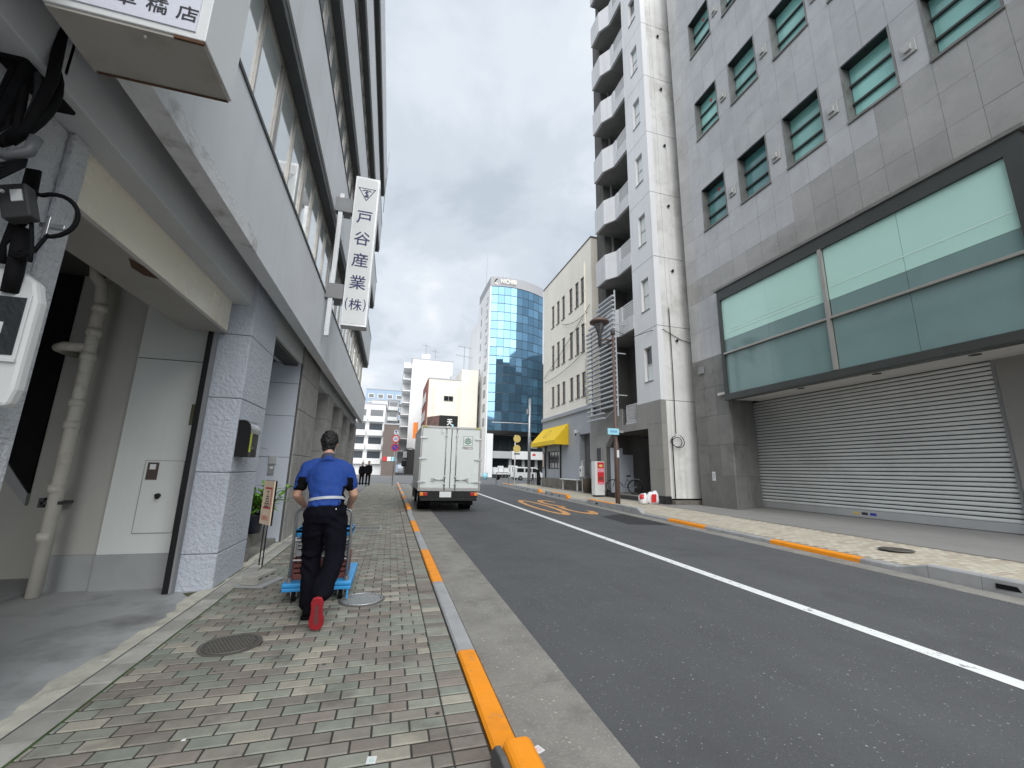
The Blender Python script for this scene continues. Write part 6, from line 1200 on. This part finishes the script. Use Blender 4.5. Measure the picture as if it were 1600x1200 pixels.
for x in (-0.88, -0.42):
    for y in (5.16, 5.82):
        c_ = MB().tube([(x-0.02,y,0.055),(x+0.02,y,0.055)], 0.055, 20).build('caster', 'tyre', tr); MB().box(x-0.032, x-0.022, y-0.03, y+0.03, 0.05, 0.118).box(x+0.022, x+0.032, y-0.03, y+0.03, 0.05, 0.118).box(x-0.032, x+0.032, y-0.04, y+0.04, 0.1185, 0.125).build('fork', 'steel', c_)
MB().tube([(-0.345,5.05,0.12),(-0.345,5.03,0.03)], 0.01, 6).build('brake_pedal', 'cart_blue', tr)
def crate(lb, m_, x0, x1, y0, y1, z0, z1):
    t = thing('crate', lb, 'crate', ((x0+x1)/2, (y0+y1)/2, z0), 'plastic crates on the trolley'); box('bottom', m_, t, x0+0.005, x1-0.005, y0+0.005, y1-0.005, z0, z0+0.012)
    for a, b, c, d in ((x0, x1, y0, y0+0.014), (x0, x1, y1-0.014, y1), (x0, x0+0.014, y0+0.0145, y1-0.0145), (x1-0.014, x1, y0+0.0145, y1-0.0145)):
        s_ = box('side', m_, t, a, b, c, d, z0+0.0125, z0+0.06); n = 3
        for i in range(n): zz_ = z0+0.075+i*(z1-z0-0.08)/n; box('side_slat', m_, s_, a, b, c, d, zz_, zz_+(z1-z0-0.08)/n-0.018)
        for i in range(5):
            if b-a > 0.1: box('side_post', m_, s_, a+(b-a-0.02)*i/4, a+(b-a-0.02)*i/4+0.02, c+0.002, d-0.002, z0+0.06, z1-0.006)
    return t
crate('red plastic crate standing on the blue trolley behind the handle', 'crate_red', -0.93, -0.37, 5.16, 5.52, 0.207, 0.44)
crate('grey plastic crate stacked on the red crate on the trolley', 'steel', -0.92, -0.38, 5.17, 5.51, 0.442, 0.64)
crate('bright blue plastic crate topping the crates on the trolley', 'cart_blue', -0.94, -0.36, 5.15, 5.53, 0.642, 0.71)

# ================================================================== PEOPLE
from mathutils import noise as mnoise
def ellipsoid(mb, c, r, seg=20, rings=12, tilt=0):
    m_ = Matrix.Rotation(tilt, 3, 'X'); vs = []
    for i in range(rings+1):
        th = math.pi*i/rings
        for k_ in range(seg):
            a = 2*math.pi*k_/seg; vs.append(Vector(c)+m_ @ Vector((r[0]*math.sin(th)*math.cos(a), r[1]*math.sin(th)*math.sin(a), r[2]*math.cos(th))))
    mb.add(vs, [(i*seg+k_, (i+1)*seg+k_, (i+1)*seg+(k_+1) % seg, i*seg+(k_+1) % seg) for i in range(rings) for k_ in range(seg)]); return mb
def limb(mb, pts, rad, seg=14, ends=True):
    pts = [Vector(p) for p in pts]; P_, Q_ = [], []
    for i in range(len(pts)-1):
        n = 4
        for k_ in range(n): f = k_/n; P_.append(pts[i].lerp(pts[i+1], f)); Q_.append((rad[i][0]*(1-f)+rad[i+1][0]*f, rad[i][1]*(1-f)+rad[i+1][1]*f))
    P_.append(pts[-1]); Q_.append(rad[-1]); mb.tube(P_, Q_, seg)
    for p, r_ in ((pts[0], rad[0]), (pts[-1], rad[-1])) if ends else (): ellipsoid(mb, p, (min(r_)*0.98,)*3, 12, 8)
    return mb
def blend(mb, name, m_, parent, voxel, smooth_it=6, wrinkle=None, split=None):
    """fuse overlapping lofts into one continuous skin"""
    me = bpy.data.meshes.new('tmp'); me.from_pydata(mb.v, [], mb.f); me.update(); o = bpy.data.objects.new('tmp', me); COL.objects.link(o)
    r_ = o.modifiers.new('r', 'REMESH'); r_.mode = 'VOXEL'; r_.voxel_size = voxel; s_ = o.modifiers.new('s', 'SMOOTH'); s_.iterations = smooth_it; s_.factor = 0.5
    bpy.context.view_layer.update(); nm = bpy.data.meshes.new_from_object(o.evaluated_get(bpy.context.evaluated_depsgraph_get())); bpy.data.objects.remove(o); bpy.data.meshes.remove(me)
    if wrinkle:
        nrm_ = [v.normal.copy() for v in nm.vertices]
        for v, n_ in zip(nm.vertices, nrm_): v.co += n_*wrinkle(v.co)
    nm.materials.clear()
    for q in (m_ if isinstance(m_, (list, tuple)) else [m_]): nm.materials.append(M[q])
    if split:
        for p in nm.polygons: p.material_index = split(p.center, p.normal)
    nm.polygons.foreach_set('use_smooth', [True]*len(nm.polygons)); b_ = base_of(parent); nm.transform(Matrix.Translation(-b_)); nm.name = name
    o = bpy.data.objects.new(name, nm); COL.objects.link(o); o.parent = parent; return o
man = thing('person', 'man in a blue short sleeved shirt and dark trousers pushing a trolley, seen from behind', 'person', (-0.58, 4.5, 0))
HD = Vector((-0.665, 4.94, 1.655))
body = MB(); ellipsoid(body, HD, (0.076, 0.095, 0.115), 22, 16, R(-8)); ellipsoid(body, HD+Vector((0,0.045,-0.06)), (0.058,0.06,0.065), 16, 12)
ellipsoid(body, HD+Vector((0,0.1,-0.02)), (0.014,0.02,0.025), 10, 8)                                     # nose
for s_ in (-1, 1): ellipsoid(body, HD+Vector((s_*0.079,-0.002,-0.012)), (0.012,0.02,0.034), 10, 8)       # ears
limb(body, [(-0.645,4.83,1.42),(-0.66,4.90,1.56)], [(0.058,0.062),(0.05,0.055)])
limb(body, [(-0.59,4.63,0.98),(-0.60,4.68,1.12),(-0.635,4.79,1.34),(-0.645,4.83,1.43)], [(0.10,0.15),(0.095,0.14),(0.10,0.17),(0.06,0.10)], 18)
sh_ = {-1: Vector((-0.835,4.80,1.375)), 1: Vector((-0.445,4.80,1.375))}; el_ = {-1: Vector((-0.905,4.80,1.105)), 1: Vector((-0.352,4.80,1.11))}; wr_ = {-1: Vector((-0.855,5.0,0.985)), 1: Vector((-0.405,5.0,0.985))}
for s_ in (-1, 1):
    limb(body, [sh_[s_], sh_[s_].lerp(el_[s_], 0.5), el_[s_], el_[s_].lerp(wr_[s_], 0.35), wr_[s_]], [(0.052,0.056),(0.047,0.05),(0.04,0.042),(0.041,0.043),(0.027,0.031)])
    w_ = wr_[s_]; pc = w_+Vector((0,0.045,-0.012)); ellipsoid(body, pc, (0.040,0.045,0.018), 14, 10, R(20))
    for i, (dx, ln) in enumerate(((-0.029,0.9),(-0.01,1.0),(0.010,0.97),(0.028,0.82))):                 # four fingers curled over the bar
        kx = pc.x+dx*s_; y0 = pc.y+0.03
        body.tube([(kx,y0,pc.z-0.004),(kx,y0+0.026*ln,pc.z-0.010),(kx,y0+0.036*ln,pc.z-0.030),(kx,y0+0.022*ln,pc.z-0.049),(kx,y0+0.002,pc.z-0.052)], [0.0098,0.0095,0.009,0.0085,0.007], 8)
    tx = pc.x-0.036*s_; body.tube([(tx+0.008*s_,pc.y-0.01,pc.z-0.002),(tx-0.012*s_,pc.y+0.012,pc.z-0.022),(tx-0.010*s_,pc.y+0.03,pc.z-0.045)], [0.012,0.0105,0.008], 8)
LH, LK, LA = Vector((-0.675,4.65,0.92)), Vector((-0.69,4.77,0.51)), Vector((-0.655,4.62,0.10)); RH, RK, RA = Vector((-0.50,4.65,0.92)), Vector((-0.455,4.56,0.52)), Vector((-0.505,4.23,0.275))
for a, b, c in ((LH, LK, LA), (RH, RK, RA)): limb(body, [a, b, b.lerp(c, 0.3), c], [(0.075,0.08),(0.05,0.05),(0.052,0.05),(0.032,0.034)])
blend(body, 'body', 'skin', man, 0.0075, 5)
hr = MB(); ellipsoid(hr, HD+Vector((0,-0.018,0.022)), (0.088,0.098,0.112), 24, 16, R(-8)); ellipsoid(hr, HD+Vector((0,-0.045,-0.05)), (0.066,0.055,0.075), 18, 12)
def hairw(p): return 0.009*mnoise.noise(p*75)+0.009*mnoise.noise(p*30)
blend(hr, 'hair', 'hair', man, 0.007, 3, hairw)
shirt = MB()
limb(shirt, [(-0.59,4.63,0.985),(-0.595,4.655,1.06),(-0.605,4.69,1.14),(-0.625,4.755,1.27),(-0.635,4.79,1.36),(-0.645,4.83,1.445)], [(0.124,0.172),(0.122,0.170),(0.120,0.170),(0.125,0.192),(0.115,0.190),(0.068,0.10)], 26, False); shirt.tube([(-0.64,4.80,1.40),(-0.65,4.85,1.47)], [(0.09,0.13),(0.06,0.075)], 20)
for s_ in (-1, 1):
    limb(shirt, [(-0.648,4.845,1.448), sh_[s_]+Vector((-s_*0.07,0.015,0.038)), sh_[s_]+Vector((0,0,0.006))], [(0.055,0.055),(0.062,0.06),(0.066,0.064)], 16)
    limb(shirt, [sh_[s_]+Vector((0,0,0.004)), sh_[s_].lerp(el_[s_], 0.35), sh_[s_].lerp(el_[s_], 0.64)], [(0.068,0.066),(0.069,0.066),(0.068,0.066)], 16)
def shw(p):
    f = max(0, min(1, (1.30-p.z)/0.15)); return f*(0.013*math.sin(p.z*80+p.x*14+7*mnoise.noise(p*6))*(0.35+mnoise.noise(p*7)))+0.008*mnoise.noise(p*10)+0.003*mnoise.noise(p*26)
def shs(c, n_):
    for s_ in (-1, 1):
        d_ = (c.x-(-0.64))*s_
        if d_ > 0.165 and c.z < 1.285 and n_.x*s_ < 0.45 : return 1
    if c.x > -0.455 and c.z < 1.2 and c.x < -0.40: return 1
    return 0
blend(shirt, 'shirt', ['shirt', 'black_cloth'], man, 0.0085, 12, shw, shs)
mb = MB(); mb.tube([(-0.60,4.672,1.448),(-0.60,4.672,1.45)], 0.01, 4) if False else None
mb.tube([(-0.5935,4.648,1.052),(-0.5955,4.655,1.078)], [(0.127,0.1745),(0.1265,0.174)], 32, caps=False); mb.build('reflective_band', 'band', man, smooth=True)
cl_ = MB(); cl_.tube([(-0.645,4.828,1.44),(-0.655,4.87,1.505)], [(0.082,0.092),(0.066,0.07)], 24, caps=False); cl_.build('collar', 'collar', man, smooth=True)
tz = MB(); limb(tz, [(-0.59,4.635,1.015),(-0.588,4.635,0.94),(-0.588,4.64,0.86)], [(0.122,0.178),(0.142,0.202),(0.13,0.198)], 26, False)
for a, b, c, dz in ((LH, LK, LA, 0.0), (RH, RK, RA, 0.0)): limb(tz, [a+Vector((0,0,-0.02)), a.lerp(b, 0.5), b, b.lerp(c, 0.5), b.lerp(c, 0.93)], [(0.118,0.118),(0.112,0.112),(0.095,0.093),(0.087,0.085),(0.08,0.078)], 18)
def trw(p): return 0.014*math.sin(p.z*48+p.x*20+9*mnoise.noise(p*5))*(0.3+mnoise.noise(p*4+Vector((3,1,0))))+0.009*mnoise.noise(p*9)+0.003*mnoise.noise(p*28)
blend(tz, 'trousers', 'trousers', man, 0.009, 4, trw); box('pocket_tag', 'sign_white', man, -0.487, -0.477, 4.499, 4.503, 0.985, 0.997)
def shoe(name, toe, rx, sole_m, up_m):
    t = bpy.data.objects.new(name, None); prof = [(0.0,0.0),(0.032,-0.012),(0.046,-0.05),(0.047,-0.09),(0.038,-0.14),(0.036,-0.19),(0.039,-0.24),(0.028,-0.275),(0.0,-0.285)]
    prof = [(x*1.28, y*1.06) for x, y in prof]; outline = [(x, y) for x, y in prof]+[(-x, y) for x, y in prof[-2:0:-1]]; m_ = Matrix.Translation(Vector(toe)) @ Matrix.Rotation(rx, 4, 'X')
    bpy.data.objects.remove(t); s_ = MB().prism(outline[::-1], 'z', 0.0, 0.026); s_.v = [tuple(m_ @ Vector(p)) for p in s_.v]
    u_ = MB(); ellipsoid(u_, (0,-0.09,0.04), (0.054,0.085,0.035), 18, 12); ellipsoid(u_, (0,-0.21,0.055), (0.045,0.08,0.05), 18, 12); ellipsoid(u_, (0,-0.215,0.09), (0.036,0.05,0.045), 16, 10); u_.v = [tuple(m_ @ Vector(p)) for p in u_.v]
    o = blend(u_, name, up_m, man, 0.008, 4); so = s_.build('sole', sole_m, o, bevel=0.006)
    i_ = MB().prism([(x*0.32, y*0.62-0.055) for x, y in outline][::-1], 'z', -0.003, -0.0004); i_.v = [tuple(m_ @ Vector(p)) for p in i_.v]; i_.build('sole_inlay', 'maroon', o); return o
shoe('left_shoe' if False else 'shoe', (-0.652,4.81,0.003), 0.0, 'black_cloth', 'black_cloth'); shoe('shoe', (-0.515,4.20,0.012), R(-72), 'red_sole', 'black_cloth')
# far pedestrian in black
def pedestrian(lb, x, y, h, st):
    t = thing('person', lb, 'person', (x, y, 0), 'people far along the left pavement'); k_ = h/1.75; V3 = lambda a, b, c: Vector((x+a*k_, y+b*k_, c*k_)); b_ = MB()
    ellipsoid(b_, V3(0,0,1.63), (0.078*k_,0.095*k_,0.115*k_)); limb(b_, [V3(0,0,1.4),V3(0,0,1.55)], [(0.055*k_,)*2]*2); limb(b_, [V3(0,0,0.9),V3(0,0,1.15),V3(0,0,1.42)], [(0.1,0.15),(0.1,0.15),(0.08,0.14)])
    for s_ in (-1, 1):
        limb(b_, [V3(s_*0.18,0,1.38),V3(s_*0.22,0.02,1.1),V3(s_*0.2,-0.05,0.85)], [(0.05,0.05),(0.042,0.042),(0.03,0.03)]); hx = V3(s_*0.2,-0.06,0.78)
        ellipsoid(b_, hx, (0.02,0.04,0.05)); 
        for i in range(5): b_.tube([hx+Vector((0,-0.03+0.015*i,-0.03)),hx+Vector((0,-0.03+0.015*i-0.01,-0.085+0.005*abs(i-2)))], [0.009,0.007], 6)
        limb(b_, [V3(s_*0.09,0,0.9),V3(s_*0.1,s_*st*0.5,0.5),V3(s_*0.1,s_*st,0.08)], [(0.075,0.075),(0.05,0.05),(0.035,0.035)])
    blend(b_, 'body', 'skin', t, 0.012, 3)
    c_ = MB(); limb(c_, [V3(0,0,0.86),V3(0,0,1.15),V3(0,0,1.40),V3(0,0,1.47)], [(0.135,0.19),(0.125,0.175),(0.12,0.19),(0.07,0.09)], 20)
    for s_ in (-1, 1): limb(c_, [V3(s_*0.17,0,1.39),V3(s_*0.22,0.02,1.1),V3(s_*0.2,-0.04,0.88)], [(0.07,0.07),(0.06,0.06),(0.05,0.05)])
    blend(c_, 'jacket', 'black_cloth', t, 0.014, 3); c_ = MB()
    for s_ in (-1, 1): limb(c_, [V3(s_*0.085,0,0.92),V3(s_*0.1,s_*st*0.5,0.5),V3(s_*0.1,s_*st,0.1)], [(0.1,0.1),(0.075,0.075),(0.06,0.06)]); ellipsoid(c_, V3(s_*0.1,s_*st-0.05,0.045), (0.05,0.13,0.042))
    blend(c_, 'trousers', 'black_cloth', t, 0.014, 3); c_ = MB(); ellipsoid(c_, V3(0,0.015,1.66), (0.09*k_,0.1*k_,0.11*k_)); blend(c_, 'hair', 'hair', t, 0.012, 3)
pedestrian('person in black clothes standing far along the left pavement', -1.62, 34.0, 1.85, 0.12)
pedestrian('person in dark clothes half hidden behind the walking man far off', -2.12, 34.8, 1.75, 0.05)
